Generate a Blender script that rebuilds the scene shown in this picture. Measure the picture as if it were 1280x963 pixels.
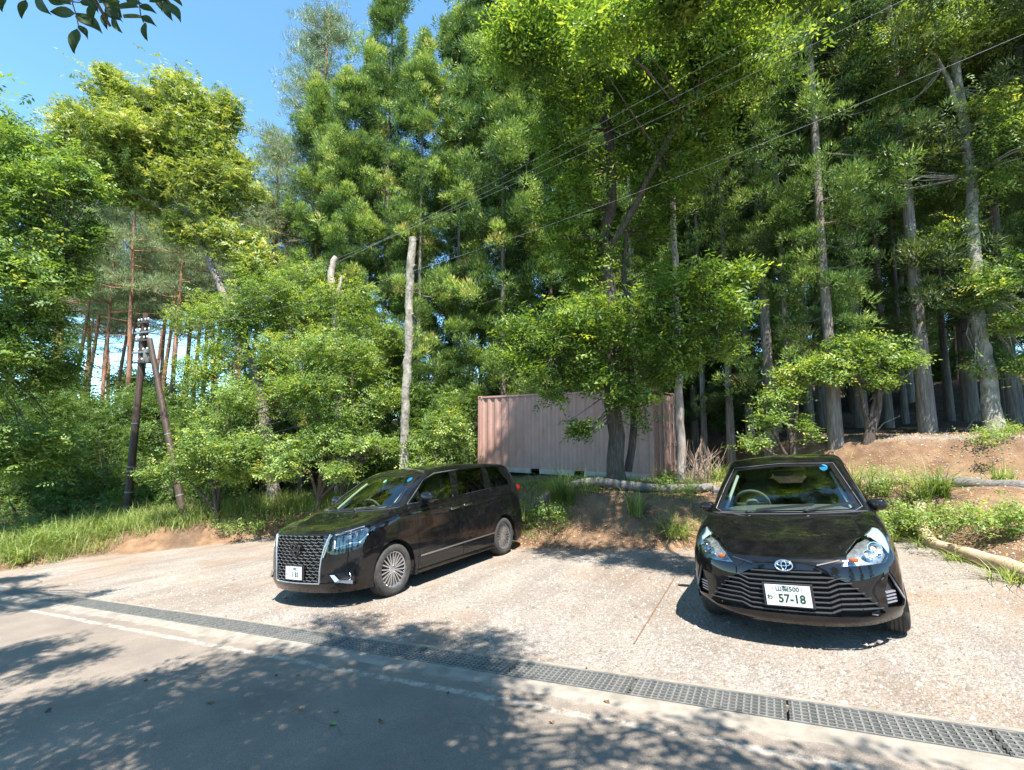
import bpy, bmesh, math, random
import numpy as np
from mathutils import Vector, Matrix
from mathutils.geometry import tessellate_polygon

S = bpy.context.scene
for o in list(bpy.data.objects): bpy.data.objects.remove(o)
COL = S.collection
rng = np.random.default_rng(7); random.seed(7)

# ---------------------------------------------------------------- camera, sky, sun, exposure
CAM_H = 1.648
cd = bpy.data.cameras.new('camera'); cam = bpy.data.objects.new('camera', cd); COL.objects.link(cam)
cd.sensor_width = 36; cd.lens = 36*586.7/1280; cd.clip_start = .05; cd.clip_end = 2000
cam.location = (0, 0, CAM_H); cam.rotation_euler = (math.radians(95.5), 0, 0)
S.camera = cam
SUN_EL = math.radians(64); SUN_DIR = Vector((.25*math.cos(SUN_EL), -.968*math.cos(SUN_EL), math.sin(SUN_EL))).normalized()
w = bpy.data.worlds.new('World'); S.world = w; w.use_nodes = True
nt = w.node_tree; bg = nt.nodes['Background']
sky = nt.nodes.new('ShaderNodeTexSky'); sky.sky_type = 'NISHITA'; sky.sun_disc = False
sky.sun_elevation = SUN_EL; sky.sun_rotation = math.atan2(SUN_DIR.x, SUN_DIR.y)
sky.altitude = 2500; sky.air_density = 1.0; sky.dust_density = 0; sky.ozone_density = .9
tint = nt.nodes.new('ShaderNodeMix'); tint.data_type = 'RGBA'; tint.blend_type = 'MULTIPLY'; tint.inputs[0].default_value = 1; tint.inputs[7].default_value = (.62, .86, .86, 1)
nt.links.new(sky.outputs[0], tint.inputs[6]); nt.links.new(tint.outputs[2], bg.inputs[0]); bg.inputs[1].default_value = .15
sd = bpy.data.lights.new('sun', 'SUN'); sd.energy = 4.0; sd.angle = math.radians(.5); sd.color = (1, .95, .87)
sun = bpy.data.objects.new('sun', sd); COL.objects.link(sun)
sun.rotation_euler = SUN_DIR.to_track_quat('Z', 'Y').to_euler()
S.view_settings.view_transform = 'Standard'; S.view_settings.look = 'None'
S.view_settings.exposure = 1.95; S.view_settings.gamma = 1
S.cycles.max_bounces = 6; S.cycles.diffuse_bounces = 3; S.cycles.glossy_bounces = 3
S.cycles.transmission_bounces = 4; S.cycles.transparent_max_bounces = 8

# ---------------------------------------------------------------- helpers
def node(nt, typ, **kw):
    n = nt.nodes.new(typ)
    for k, v in kw.items():
        if k.startswith('i_'):
            key = k[2:]; key = int(key) if key.isdigit() else key.replace('_', ' ')
            n.inputs[key].default_value = v
        else: setattr(n, k, v)
    return n
def ramp(nt, src, stops):
    r = nt.nodes.new('ShaderNodeValToRGB'); e = r.color_ramp.elements
    while len(e) < len(stops): e.new(.5)
    for i, (p, c) in enumerate(stops):
        e[i].position = p; e[i].color = (*c, 1) if len(c) == 3 else c
    nt.links.new(src, r.inputs[0]); return r.outputs[0]
def mix(nt, a, b, f, typ='MIX'):
    m = nt.nodes.new('ShaderNodeMix'); m.data_type = 'RGBA'; m.blend_type = typ
    for s, v in ((m.inputs[6], a), (m.inputs[7], b), (m.inputs[0], f)):
        if hasattr(v, 'links'): nt.links.new(v, s)
        else: s.default_value = (*v, 1) if isinstance(v, tuple) and len(v) == 3 else v
    return m.outputs[2]
def math_n(nt, op, a, b=None):
    m = nt.nodes.new('ShaderNodeMath'); m.operation = op
    for s, v in zip(m.inputs, (a, b)):
        if v is None: continue
        if hasattr(v, 'links'): nt.links.new(v, s)
        else: s.default_value = v
    return m.outputs[0]
def noise(nt, scale, detail=4, co=None, rough=.6, stretch=None):
    n = node(nt, 'ShaderNodeTexNoise', i_Scale=scale, i_Detail=detail, i_Roughness=rough)
    if co is None: co = nt.nodes.new('ShaderNodeTexCoord').outputs['Object']
    if stretch:
        mp = nt.nodes.new('ShaderNodeMapping'); mp.inputs['Scale'].default_value = stretch
        nt.links.new(co, mp.inputs[0]); co = mp.outputs[0]
    nt.links.new(co, n.inputs['Vector']); return n.outputs['Fac']
def bump(nt, h, strength, dist=.01):
    b = node(nt, 'ShaderNodeBump', i_Strength=strength, i_Distance=dist)
    nt.links.new(h, b.inputs['Height'])
    nt.links.new(b.outputs[0], nt.nodes['Principled BSDF'].inputs['Normal'])
MATS = {}
def mat(name, col=(.5, .5, .5), rough=.6, metal=0, **kw):
    if name in MATS: return MATS[name]
    m = bpy.data.materials.new(name); m.use_nodes = True; b = m.node_tree.nodes['Principled BSDF']
    b.inputs['Base Color'].default_value = (*col, 1); b.inputs['Roughness'].default_value = rough; b.inputs['Metallic'].default_value = metal
    for k, v in kw.items(): b.inputs[k].default_value = v
    MATS[name] = m; return m
def noisy(name, c1, c2, scale=20, rough=.8, bs=.4, bd=.01, metal=0, stretch=None, c3=None, detail=6, lo=.35, hi=.65):
    m = mat(name, c1, rough, metal); nt = m.node_tree
    n = noise(nt, scale, detail, stretch=stretch)
    c = ramp(nt, n, [(lo, c1), (hi, c2)] + ([(.8, c3)] if c3 else []))
    nt.links.new(c, nt.nodes['Principled BSDF'].inputs['Base Color'])
    if bs: bump(nt, noise(nt, scale*2.5, 5, stretch=stretch), bs, bd)
    return m

class MB:
    """collects faces, builds one mesh object"""
    def __init__(s): s.v = []; s.f = []; s.n = 0
    def add(s, V, F):
        V = np.asarray(V, float).reshape(-1, 3); s.v.append(V); s.f += [tuple(i+s.n for i in f) for f in F]; s.n += len(V); return s
    def box(s, c, d, R=None):
        c = np.array(c, float); d = np.array(d, float)/2
        V = np.array([[x, y, z] for x in (-1, 1) for y in (-1, 1) for z in (-1, 1)])*d
        if R is not None: V = V @ np.asarray(R).T
        return s.add(V+c, [(0, 1, 3, 2), (4, 6, 7, 5), (0, 4, 5, 1), (2, 3, 7, 6), (0, 2, 6, 4), (1, 5, 7, 3)])
    def bar(s, p, q, w, h, up=(0, 0, 1)):
        p, q = np.array(p, float), np.array(q, float); d = q-p; L = np.linalg.norm(d); d /= L
        u = np.array(up, float); sd = np.cross(u, d); sd /= np.linalg.norm(sd); u = np.cross(d, sd)
        return s.box((p+q)/2, (L, w, h), np.stack([d, sd, u], 1))
    def tube(s, P, R, n=8, cap=True):
        P = np.asarray(P, float); R = np.full(len(P), R) if np.isscalar(R) else np.asarray(R)
        T = np.gradient(P, axis=0); T /= np.linalg.norm(T, axis=1)[:, None]+1e-9
        ref = np.array([0, 0, 1.]) if abs(T[0, 2]) < .9 else np.array([1., 0, 0])
        V = []; a = np.linspace(0, 2*np.pi, n, endpoint=False)
        for p, t, r in zip(P, T, R):
            u = ref-t*ref.dot(t); u /= np.linalg.norm(u)+1e-9; ref = u; v = np.cross(t, u)
            V.append(p+r*(np.cos(a)[:, None]*u+np.sin(a)[:, None]*v))
        F = [(i*n+j, i*n+(j+1) % n, (i+1)*n+(j+1) % n, (i+1)*n+j) for i in range(len(P)-1) for j in range(n)]
        if cap: F += [tuple(range(n))[::-1], tuple((len(P)-1)*n+j for j in range(n))]
        return s.add(np.vstack(V), F)
    def lathe(s, prof, n=32, axis='y', c=(0, 0, 0), closed=False):
        """prof: (radius, along-axis)"""
        a = np.linspace(0, 2*np.pi, n, endpoint=False); V = []
        for r, h in prof:
            A, B = r*np.cos(a), r*np.sin(a); H = np.full(n, h)
            V.append({'y': np.stack([A, H, B], 1), 'z': np.stack([A, B, H], 1), 'x': np.stack([H, A, B], 1)}[axis])
        m = len(prof); F = [(i*n+j, i*n+(j+1) % n, ((i+1) % m)*n+(j+1) % n, ((i+1) % m)*n+j) for i in range(m if closed else m-1) for j in range(n)]
        return s.add(np.vstack(V)+np.array(c), F)
    def grid(s, G, flip=False):
        a, b = G.shape[:2]; F = [(i*b+j, (i+1)*b+j, (i+1)*b+j+1, i*b+j+1) for i in range(a-1) for j in range(b-1)]
        if flip: F = [f[::-1] for f in F]
        return s.add(G.reshape(-1, 3), F)
    def ell(s, c, r, nu=12, nv=8, p=1., R=None):
        """superellipsoid: p<1 boxy"""
        sg = lambda x: np.sign(x)*np.abs(x)**p
        u = np.linspace(-np.pi/2, np.pi/2, nv+1)[:, None]; v = np.linspace(0, 2*np.pi, nu, endpoint=False)[None]
        V = np.stack([sg(np.cos(u))*sg(np.cos(v)), sg(np.cos(u))*sg(np.sin(v)), sg(np.sin(u))+0*v], -1).reshape(-1, 3)*np.array(r)
        if R is not None: V = V @ np.asarray(R).T
        return s.add(V+np.array(c), [(i*nu+j, i*nu+(j+1) % nu, (i+1)*nu+(j+1) % nu, (i+1)*nu+j) for i in range(nv) for j in range(nu)])
    def build(s, name, m, parent=None, smooth=None, weld=0, mw=None, bevel=0):
        me = bpy.data.meshes.new(name)
        me.from_pydata(np.vstack(s.v).tolist() if s.v else [], [], s.f); me.validate()
        if weld:
            bm = bmesh.new(); bm.from_mesh(me); bmesh.ops.remove_doubles(bm, verts=bm.verts, dist=weld)
            bmesh.ops.recalc_face_normals(bm, faces=bm.faces); bm.to_mesh(me); bm.free()
        return link_mesh(name, me, m, parent, smooth, mw, bevel)
def link_mesh(name, me, m, parent=None, smooth=None, mw=None, bevel=0):
    ms = m if isinstance(m, (list, tuple)) else [m]
    for x in ms: me.materials.append(x)
    if smooth is not None:
        me.polygons.foreach_set('use_smooth', [True]*len(me.polygons))
        if smooth: me.set_sharp_from_angle(angle=math.radians(smooth))
    o = bpy.data.objects.new(name, me); COL.objects.link(o)
    if parent is not None: o.parent = parent
    if mw is not None: o.matrix_world = mw
    if bevel:
        b = o.modifiers.new('bevel', 'BEVEL'); b.width = bevel; b.segments = 2; b.limit_method = 'ANGLE'
    return o
def fast_mesh(name, V, F, k, attrs=None):
    """V (n,3), F (m,k) numpy"""
    me = bpy.data.meshes.new(name); me.vertices.add(len(V)); me.vertices.foreach_set('co', np.asarray(V, np.float32).ravel())
    me.loops.add(F.size); me.loops.foreach_set('vertex_index', F.astype(np.int32).ravel())
    me.polygons.add(len(F)); me.polygons.foreach_set('loop_start', np.arange(0, F.size, k, dtype=np.int32))
    me.update(calc_edges=True)
    for nm, dat in (attrs or {}).items():
        a = me.attributes.new(nm, 'FLOAT', 'POINT'); a.data.foreach_set('value', np.asarray(dat, np.float32))
    return me
def empty(name, mw=None, parent=None):
    o = bpy.data.objects.new(name, None); COL.objects.link(o); o.empty_display_size = .2
    if parent: o.parent = parent
    if mw is not None: o.matrix_world = mw
    return o
def tag(o, label=None, cat=None, group=None, kind=None):
    for k, v in (('label', label), ('category', cat), ('group', group), ('kind', kind)):
        if v: o[k] = v
    return o
def T(x, y, z, rz=0, s=1, rx=0, ry=0):
    return Matrix.Translation((x, y, z)) @ Matrix.Rotation(rz, 4, 'Z') @ Matrix.Rotation(ry, 4, 'Y') @ Matrix.Rotation(rx, 4, 'X') @ Matrix.Scale(s, 4)
def copy_tree(o, parent=None):
    c = o.copy(); COL.objects.link(c)
    if parent is not None: c.parent = parent
    for ch in o.children: copy_tree(ch, c)
    return c

# lot plane (the hillside parking lot slopes up to the right and down away from the camera)
SX, SY = .0688, -.0797
def lot_z(x, y): return SX*x+SY*y
def lot_frame(x, y, yaw, dz=0):
    n = Vector((-SX, -SY, 1)).normalized(); f = Vector((math.cos(yaw), math.sin(yaw), 0)); f = (f-n*f.dot(n)).normalized(); l = n.cross(f)
    m = Matrix((f, l, n)).transposed().to_4x4(); m.translation = (x, y, lot_z(x, y)+dz); return m
# ---------------------------------------------------------------- car surfaces
def cr(P, t):
    """Catmull-Rom through points P (n,3) at parameters t (m,)"""
    P = np.asarray(P, float); n = len(P)
    ext = np.vstack([2*P[0]-P[1], P, 2*P[-1]-P[-2]])
    t = np.clip(np.asarray(t, float), 0, n-1-1e-9); i = t.astype(int); f = (t-i)[:, None]
    a, b, c, d = ext[i], ext[i+1], ext[i+2], ext[i+3]
    return .5*((2*b)+(c-a)*f+(2*a-5*b+4*c-d)*f**2+(3*b-a-3*c+d)*f**3)
def net_surface(rows, su, sv, sym0=True):
    """rows[level][station] -> dense grid; station ends lie on y=0 so mirror the tangent there"""
    rows = np.asarray(rows, float); L, K, _ = rows.shape
    def ring(R):
        m = R.copy(); m[:, 1] *= -1
        full = np.vstack([m[1:2], R, m[-2:-1]]) if sym0 else R
        t = np.linspace(1, K, (K-1)*su+1) if sym0 else np.linspace(0, K-1, (K-1)*su+1)
        return cr(full, t)
    A = np.array([ring(r) for r in rows])                      # L x M x 3
    t = np.linspace(0, L-1, (L-1)*sv+1)
    return np.array([cr(A[:, m], t) for m in range(A.shape[1])]).transpose(1, 0, 2)
def coons(c0, c1, d0, d1):
    """c0(v=0),c1(v=1) along u ; d0(u=0),d1(u=1) along v ; arrays"""
    nu, nv = len(c0), len(d0)
    u = np.linspace(0, 1, nu)[:, None, None]; v = np.linspace(0, 1, nv)[None, :, None]
    c0, c1, d0, d1 = map(np.asarray, (c0, c1, d0, d1))
    return ((1-v)*c0[:, None]+v*c1[:, None]+(1-u)*d0[None]+u*d1[None]
            -((1-u)*(1-v)*c0[0]+u*(1-v)*c0[-1]+(1-u)*v*c1[0]+u*v*c1[-1]))
def resample(P, n):
    P = np.asarray(P, float); s = np.r_[0, np.cumsum(np.linalg.norm(np.diff(P, axis=0), axis=1))]
    t = np.linspace(0, s[-1], n); return np.array([np.interp(t, s, P[:, k]) for k in range(3)]).T
def ring_of(xs, ys, zs):
    n = len(xs); zs = [zs]*n if np.isscalar(zs) else zs
    return [(xs[i], ys[i], zs[i]) for i in range(n)]

def van_nets():
    X = [.93, .905, .82, .62, .40, .0, -.28, -1.5, -2.6, -3.0, -3.5, -3.86, -3.98, -3.99]
    Y = [0, .36, .66, .845, .90, .92, .922, .925, .925, .924, .912, .83, .5, 0]
    def lv(z, dx, dy, fz=None):
        xs = [x+(dx if x > .3 else (-dx if x < -3.4 else 0)) for x in X]
        ys = [max(0, y+dy) if y else 0 for y in Y]
        return ring_of(xs, ys, fz or z)
    tub = [lv(.21, -.05, -.03), lv(.33, 0.0, -.012), lv(.52, .0, 0), lv(.74, -.012, .002), lv(.92, -.035, -.008)]
    tub.append(ring_of([.86, .835, .745, .56, .37, .0, -.28, -1.5, -2.6, -3.0, -3.5, -3.83, -3.95, -3.96],
                       [0, .35, .63, .805, .865, .895, .90, .905, .905, .905, .89, .80, .49, 0],
                       [.955, .955, .97, 1.0, 1.03, 1.07, 1.10, 1.12, 1.15, 1.16, 1.16, 1.16, 1.14, 1.14]))
    tub.append(ring_of([.80, .775, .68, .50, .30, .0, -.28, -1.5, -2.6, -3.0, -3.5, -3.80, -3.92, -3.93],
                       [0, .34, .60, .75, .79, .835, .855, .868, .87, .87, .855, .77, .48, 0],
                       [.985, .985, 1.0, 1.035, 1.075, 1.14, 1.19, 1.235, 1.29, 1.31, 1.33, 1.33, 1.30, 1.30]))
    cowl = [(.02, 0, 1.155), (.0, .4, 1.16), (-.09, .68, 1.17), (-.28, .855, 1.19)]
    hoodc = [(.80, 0, .985), (.60, 0, 1.045), (.32, 0, 1.10), (.02, 0, 1.155)]
    g0 = [(-.02, 0, 1.14), (-.04, .40, 1.145), (-.12, .67, 1.155), (-.30, .835, 1.18), (-.9, .845, 1.20), (-1.5, .85, 1.215), (-2.5, .85, 1.27), (-3.3, .84, 1.305), (-3.76, .76, 1.31), (-3.90, .45, 1.28), (-3.91, 0, 1.28)]
    g1 = [(-.42, 0, 1.41), (-.44, .37, 1.41), (-.50, .62, 1.41), (-.62, .765, 1.42), (-1.0, .79, 1.43), (-1.5, .805, 1.44), (-2.5, .81, 1.47), (-3.3, .80, 1.49), (-3.70, .73, 1.49), (-3.85, .42, 1.47), (-3.87, 0, 1.47)]
    g2 = [(-.86, 0, 1.655), (-.87, .34, 1.65), (-.90, .55, 1.64), (-.98, .675, 1.64), (-1.15, .715, 1.66), (-1.55, .735, 1.68), (-2.5, .742, 1.70), (-3.25, .73, 1.70), (-3.58, .67, 1.69), (-3.73, .38, 1.69), (-3.75, 0, 1.69)]
    g3 = [(-1.10, 0, 1.735), (-1.10, .32, 1.73), (-1.13, .49, 1.72), (-1.20, .59, 1.725), (-1.35, .63, 1.74), (-1.7, .65, 1.765), (-2.5, .655, 1.775), (-3.15, .64, 1.765), (-3.42, .57, 1.755), (-3.52, .33, 1.755), (-3.54, 0, 1.755)]
    roofc = [(-1.10, 0, 1.735), (-1.5, 0, 1.785), (-2.1, 0, 1.81), (-2.9, 0, 1.80), (-3.54, 0, 1.755)]
    return dict(tub=tub, cowl=cowl, hoodc=hoodc, green=[g0, g1, g2, g3], roofc=roofc, hood_st=(3, 6), roof_st=(3, 8))

def hatch_nets():
    X = [.785, .755, .665, .47, .30, .0, -.36, -1.2, -2.2, -2.51, -2.85, -3.08, -3.15, -3.16]
    Y = [0, .32, .58, .775, .82, .845, .838, .842, .848, .848, .825, .70, .40, 0]
    def lv(z, fr, dy, zs=None):
        xs = [x+fr if x > .25 else (x+.03 if x < -2.8 else x) for x in X]
        ys = [max(0, y+dy) if y else 0 for y in Y]
        return ring_of(xs, ys, zs or z)
    tub = [lv(0, -.03, -.035, [.185, .185, .20, .225, .23, .21, .21, .21, .21, .21, .22, .23, .23, .23]),
           lv(0, .01, -.005, [.25, .255, .28, .32, .33, .31, .31, .31, .31, .31, .33, .33, .33, .33]),
           lv(.42, .0, 0), lv(.56, -.01, .002),
           lv(0, -.035, -.006, [.66, .66, .665, .69, .70, .71, .71, .72, .74, .75, .75, .75, .75, .75]),
           ring_of([.715, .68, .58, .40, .25, .0, -.36, -1.2, -2.2, -2.51, -2.85, -3.06, -3.13, -3.14],
                   [0, .31, .55, .725, .775, .805, .812, .82, .825, .825, .80, .68, .39, 0],
                   [.705, .71, .73, .78, .81, .85, .88, .91, .95, .96, .97, .97, .96, .96]),
           ring_of([.655, .61, .49, .30, .16, -.08, -.42, -1.2, -2.2, -2.51, -2.85, -3.03, -3.10, -3.11],
                   [0, .30, .51, .655, .70, .735, .765, .785, .79, .79, .77, .66, .38, 0],
                   [.73, .74, .775, .835, .87, .915, .965, 1.0, 1.05, 1.07, 1.08, 1.08, 1.06, 1.06])]
    cowl = [(-.22, 0, .955), (-.235, .38, .96), (-.29, .60, .965), (-.42, .765, .965)]
    hoodc = [(.655, 0, .73), (.42, 0, .815), (.12, 0, .895), (-.22, 0, .955)]
    g0 = [(-.25, 0, .94), (-.265, .38, .945), (-.33, .60, .95), (-.44, .745, .95), (-.85, .76, .97), (-1.35, .765, .99), (-1.9, .768, 1.02), (-2.5, .765, 1.05), (-2.86, .72, 1.06), (-3.05, .42, 1.04), (-3.07, 0, 1.04)]
    g1 = [(-.60, 0, 1.21), (-.61, .36, 1.21), (-.65, .54, 1.21), (-.74, .66, 1.21), (-1.0, .69, 1.21), (-1.35, .70, 1.22), (-1.9, .705, 1.24), (-2.5, .70, 1.26), (-2.84, .64, 1.27), (-2.99, .38, 1.26), (-3.01, 0, 1.26)]
    g2 = [(-1.05, 0, 1.455), (-1.055, .32, 1.45), (-1.08, .47, 1.44), (-1.14, .56, 1.43), (-1.27, .605, 1.44), (-1.5, .62, 1.45), (-1.95, .625, 1.455), (-2.4, .615, 1.445), (-2.68, .56, 1.43), (-2.78, .33, 1.43), (-2.80, 0, 1.43)]
    g3 = [(-1.20, 0, 1.505), (-1.20, .30, 1.50), (-1.22, .43, 1.495), (-1.27, .505, 1.49), (-1.38, .54, 1.50), (-1.6, .555, 1.51), (-2.0, .56, 1.51), (-2.35, .55, 1.50), (-2.58, .50, 1.485), (-2.66, .30, 1.485), (-2.68, 0, 1.485)]
    roofc = [(-1.20, 0, 1.505), (-1.45, 0, 1.54), (-1.8, 0, 1.55), (-2.2, 0, 1.54), (-2.68, 0, 1.485)]
    return dict(tub=tub, cowl=cowl, hoodc=hoodc, green=[g0, g1, g2, g3], roofc=roofc, hood_st=(3, 6), roof_st=(3, 8))

def car_grids(N, su=6, sv=4):
    tub = net_surface(N['tub'], su, sv); green = net_surface(N['green'], su, 5)
    a, b = N['hood_st']; top = tub[-1]
    front, side = top[:a*su+1], top[a*su:b*su+1]
    cowl = resample(cr(N['cowl'], np.linspace(0, 3, 40)), len(front))
    hc = resample(cr(N['hoodc'], np.linspace(0, 3, 40)), len(side))
    hood = coons(front, cowl, hc, side)                       # u: centre->edge, v: front->cowl
    a, b = N['roof_st']; gt = green[-1]
    rf, rs, rr = gt[:a*su+1], gt[a*su:b*su+1], gt[b*su:][::-1]
    rr = resample(rr, len(rf)); rc = resample(cr(N['roofc'], np.linspace(0, len(N['roofc'])-1, 60)), len(rs))
    rr[-1] = rs[-1]; roof = coons(rf, rr, rc, rs)
    return dict(tub=tub, green=green, hood=hood, roof=roof)
# ---------------------------------------------------------------- terrain
C0 = np.array([0, 4.13]); DV = np.array([-.8817, .4717]); NV = np.array([.4717, .8817]); HWD = .135
LOT = np.array([(7.5, -3), (5.0, 1.4), (5.2, 3.5), (5.62, 4.9), (5.86, 5.61), (6.64, 7.7), (6.3, 8.7), (5, 8.75), (3.3, 8.5), (1.7, 9.05), (.2, 10.0), (-.6, 11.8), (-3, 12.9), (-7.4, 14.8), (-11.3, 13.5), (-12.6, 11.9), (-16, 11.0), (-40, 24), (-40, -20)])
def poly_sd(x, y, P):
    """signed distance, negative inside"""
    x = np.asarray(x, float); y = np.asarray(y, float); d = np.full(x.shape, 1e9); inside = np.zeros(x.shape, bool); n = len(P)
    for i in range(n):
        a, b = P[i], P[(i+1) % n]; e = b-a; t = np.clip(((x-a[0])*e[0]+(y-a[1])*e[1])/(e@e), 0, 1)
        d = np.minimum(d, np.hypot(x-a[0]-t*e[0], y-a[1]-t*e[1]))
        if a[1] != b[1]:
            c = ((a[1] > y) != (b[1] > y)) & (x < (b[0]-a[0])*(y-a[1])/(b[1]-a[1])+a[0]); inside ^= c
    return np.where(inside, -d, d)
TP = np.array([(2, 11.2, .30), (4, 12, .30), (-1.3, 15.3, .22), (5.3, 15, .30), (6.5, 11, .55), (5.5, 9.8, .42), (8.5, 8.5, .72), (8, 7, .38), (7, 6, .22), (6.3, 4.5, .2), (7, 4, .3), (10, 6, .85), (0, 12.3, .15), (1, 10.4, .25), (3.5, 9.9, .28),
    (-5, 15.5, -.75), (-3, 14.5, -.5), (-8, 16.5, -1.05), (-12, 15, -1.35), (-14, 13, -1.55), (-16, 18, -1.5), (-20, 12, -2), (-14, 22, -1.4), (0, 22, .6), (-8, 25, -.8), (10, 20, 2.5), (20, 20, 3.7), (0, 40, 2), (15, 40, 5.5), (-30, 40, -2.5), (-60, 60, -6), (60, 60, 10), (40, 5, 3.5), (0, 90, 5), (-100, 100, -9), (100, 100, 16), (100, 0, 10)])
RIDGE = np.array([(7.8, 16), (7.9, 12.9), (9.0, 10.9), (10.4, 9.5), (15, 6.5), (40, -5), (80, 90), (5, 90)], float)
def sstep(t): t = np.clip(t, 0, 1); return t*t*(3-2*t)
_w = np.random.default_rng(3).uniform(-1, 1, (6, 2)); _p = np.random.default_rng(4).uniform(0, 6.28, 6)
def wob(x, y, f): return sum(np.sin((x*a+y*b)*f*(1+.37*i)+p)/(1+.3*i) for i, ((a, b), p) in enumerate(zip(_w, _p)))/3
def terr(x, y):
    x = np.asarray(x, float); y = np.asarray(y, float)
    base = lot_z(x, y); far = np.hypot(x, y); base = base*np.where(far > 30, 30/np.maximum(far, 1), 1)
    W = np.zeros(x.shape); Z = np.zeros(x.shape)
    for a, b, c in TP:
        w_ = 1/((x-a)**2+(y-b)**2+.6)**2; W += w_; Z += w_*c
    Z = Z/W
    rd = -poly_sd(x, y, RIDGE)                               # >0 beyond the ridge
    Z = np.where(rd > -1.3, Z+(np.maximum(1.42+.05*np.minimum(rd, 20)+.03*(x-8), Z)-Z)*sstep((rd+1.2)/1.2), Z)
    sd = poly_sd(x, y, LOT)
    wd = np.where(x < -3, 1.2, np.where(x > 5, .9, 1.5))
    f = sstep((sd+.05)/wd)
    z = base+(Z-base)*f
    rough = np.where(sd > 0, np.clip(sd, 0, 1)*(.06*wob(x, y, 2.6)+.035*wob(x, y, 7.1)+.022*wob(x, y, 16.)), .006*wob(x, y, 3.)+.0025*wob(x, y, 17))
    return z+rough*np.clip((np.hypot(x, y))/3, 0, 1)
def tz(x, y): return float(terr(np.array([x]), np.array([y]))[0])
def axis_lines(a, b, st, far, g=1.13):
    L = list(np.arange(a, b+1e-6, st)); s = st; v = a; lo = []
    while v > -far: s *= g; v -= s; lo.append(v)
    s = st; v = b; hi = []
    while v < far: s *= g; v += s; hi.append(v)
    return np.array(lo[::-1]+L+hi)
ROADM = Matrix(((-DV[0], NV[0], 0, C0[0]), (-DV[1], NV[1], 0, C0[1]), (0, 0, 1, 0), (0, 0, 0, 1)))   # local x = to the right along the drain, y = towards the lot
def sheet(s, t, zoff, name, m, attr=True, zfun=terr):
    Sg, Tg = np.meshgrid(s, t, indexing='ij'); X = C0[0]+Sg*DV[0]+Tg*NV[0]; Y = C0[1]+Sg*DV[1]+Tg*NV[1]
    Z = zfun(X.ravel(), Y.ravel()).reshape(X.shape)+zoff
    V = np.stack([-Sg, Tg, Z], -1).reshape(-1, 3); a, b = Sg.shape
    i, j = np.meshgrid(np.arange(a-1), np.arange(b-1), indexing='ij'); q = (i*b+j).ravel()
    F = np.stack([q, q+1, q+b+1, q+b], 1)
    at = {}
    if attr:
        x, y = X.ravel(), Y.ravel(); sd = poly_sd(x, y, LOT); rd = -poly_sd(x, y, RIDGE)
        n = .35*wob(x, y, 1.7)+.2*wob(x, y, 5.3)
        g = 1-sstep((sd+.15+.5*n)/.35)
        path = ((np.abs(sd-2.6-.3*n) < .8) & (x > 5.2)).astype(float)*(rd < -1.0)+np.exp(-((rd-.25)/.28)**2)*(x > 6)*1.
        lit = sstep((np.maximum(sd-2.6, rd*1.2-.3)+n)/1.2)*np.where((x > 5.0) & (rd < .2), 0, 1)
        lit = np.maximum(lit, (x < -2.5)*sstep((sd-.8)/.8))
        lit = np.maximum(lit, .75*sstep((wob(x, y, 3.1)+.6*wob(x, y, 8.3)-.05)/.5)*(sd > 0)*(x < 5.6)); lit = np.maximum(lit, .45*sstep((wob(x, y, 4.1)+.6*wob(x, y, 9.3)-.15)/.5)*(sd > 0))
        at = dict(gravel=np.clip(g+path*.8, 0, 1), litter=np.clip(lit, 0, 1))
    me = fast_mesh(name, V, F, 4, at); o = link_mesh(name, me, m, None, 0)
    me.polygons.foreach_set('use_smooth', [True]*len(me.polygons)); o.matrix_world = ROADM; return tag(o, kind='structure')
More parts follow.
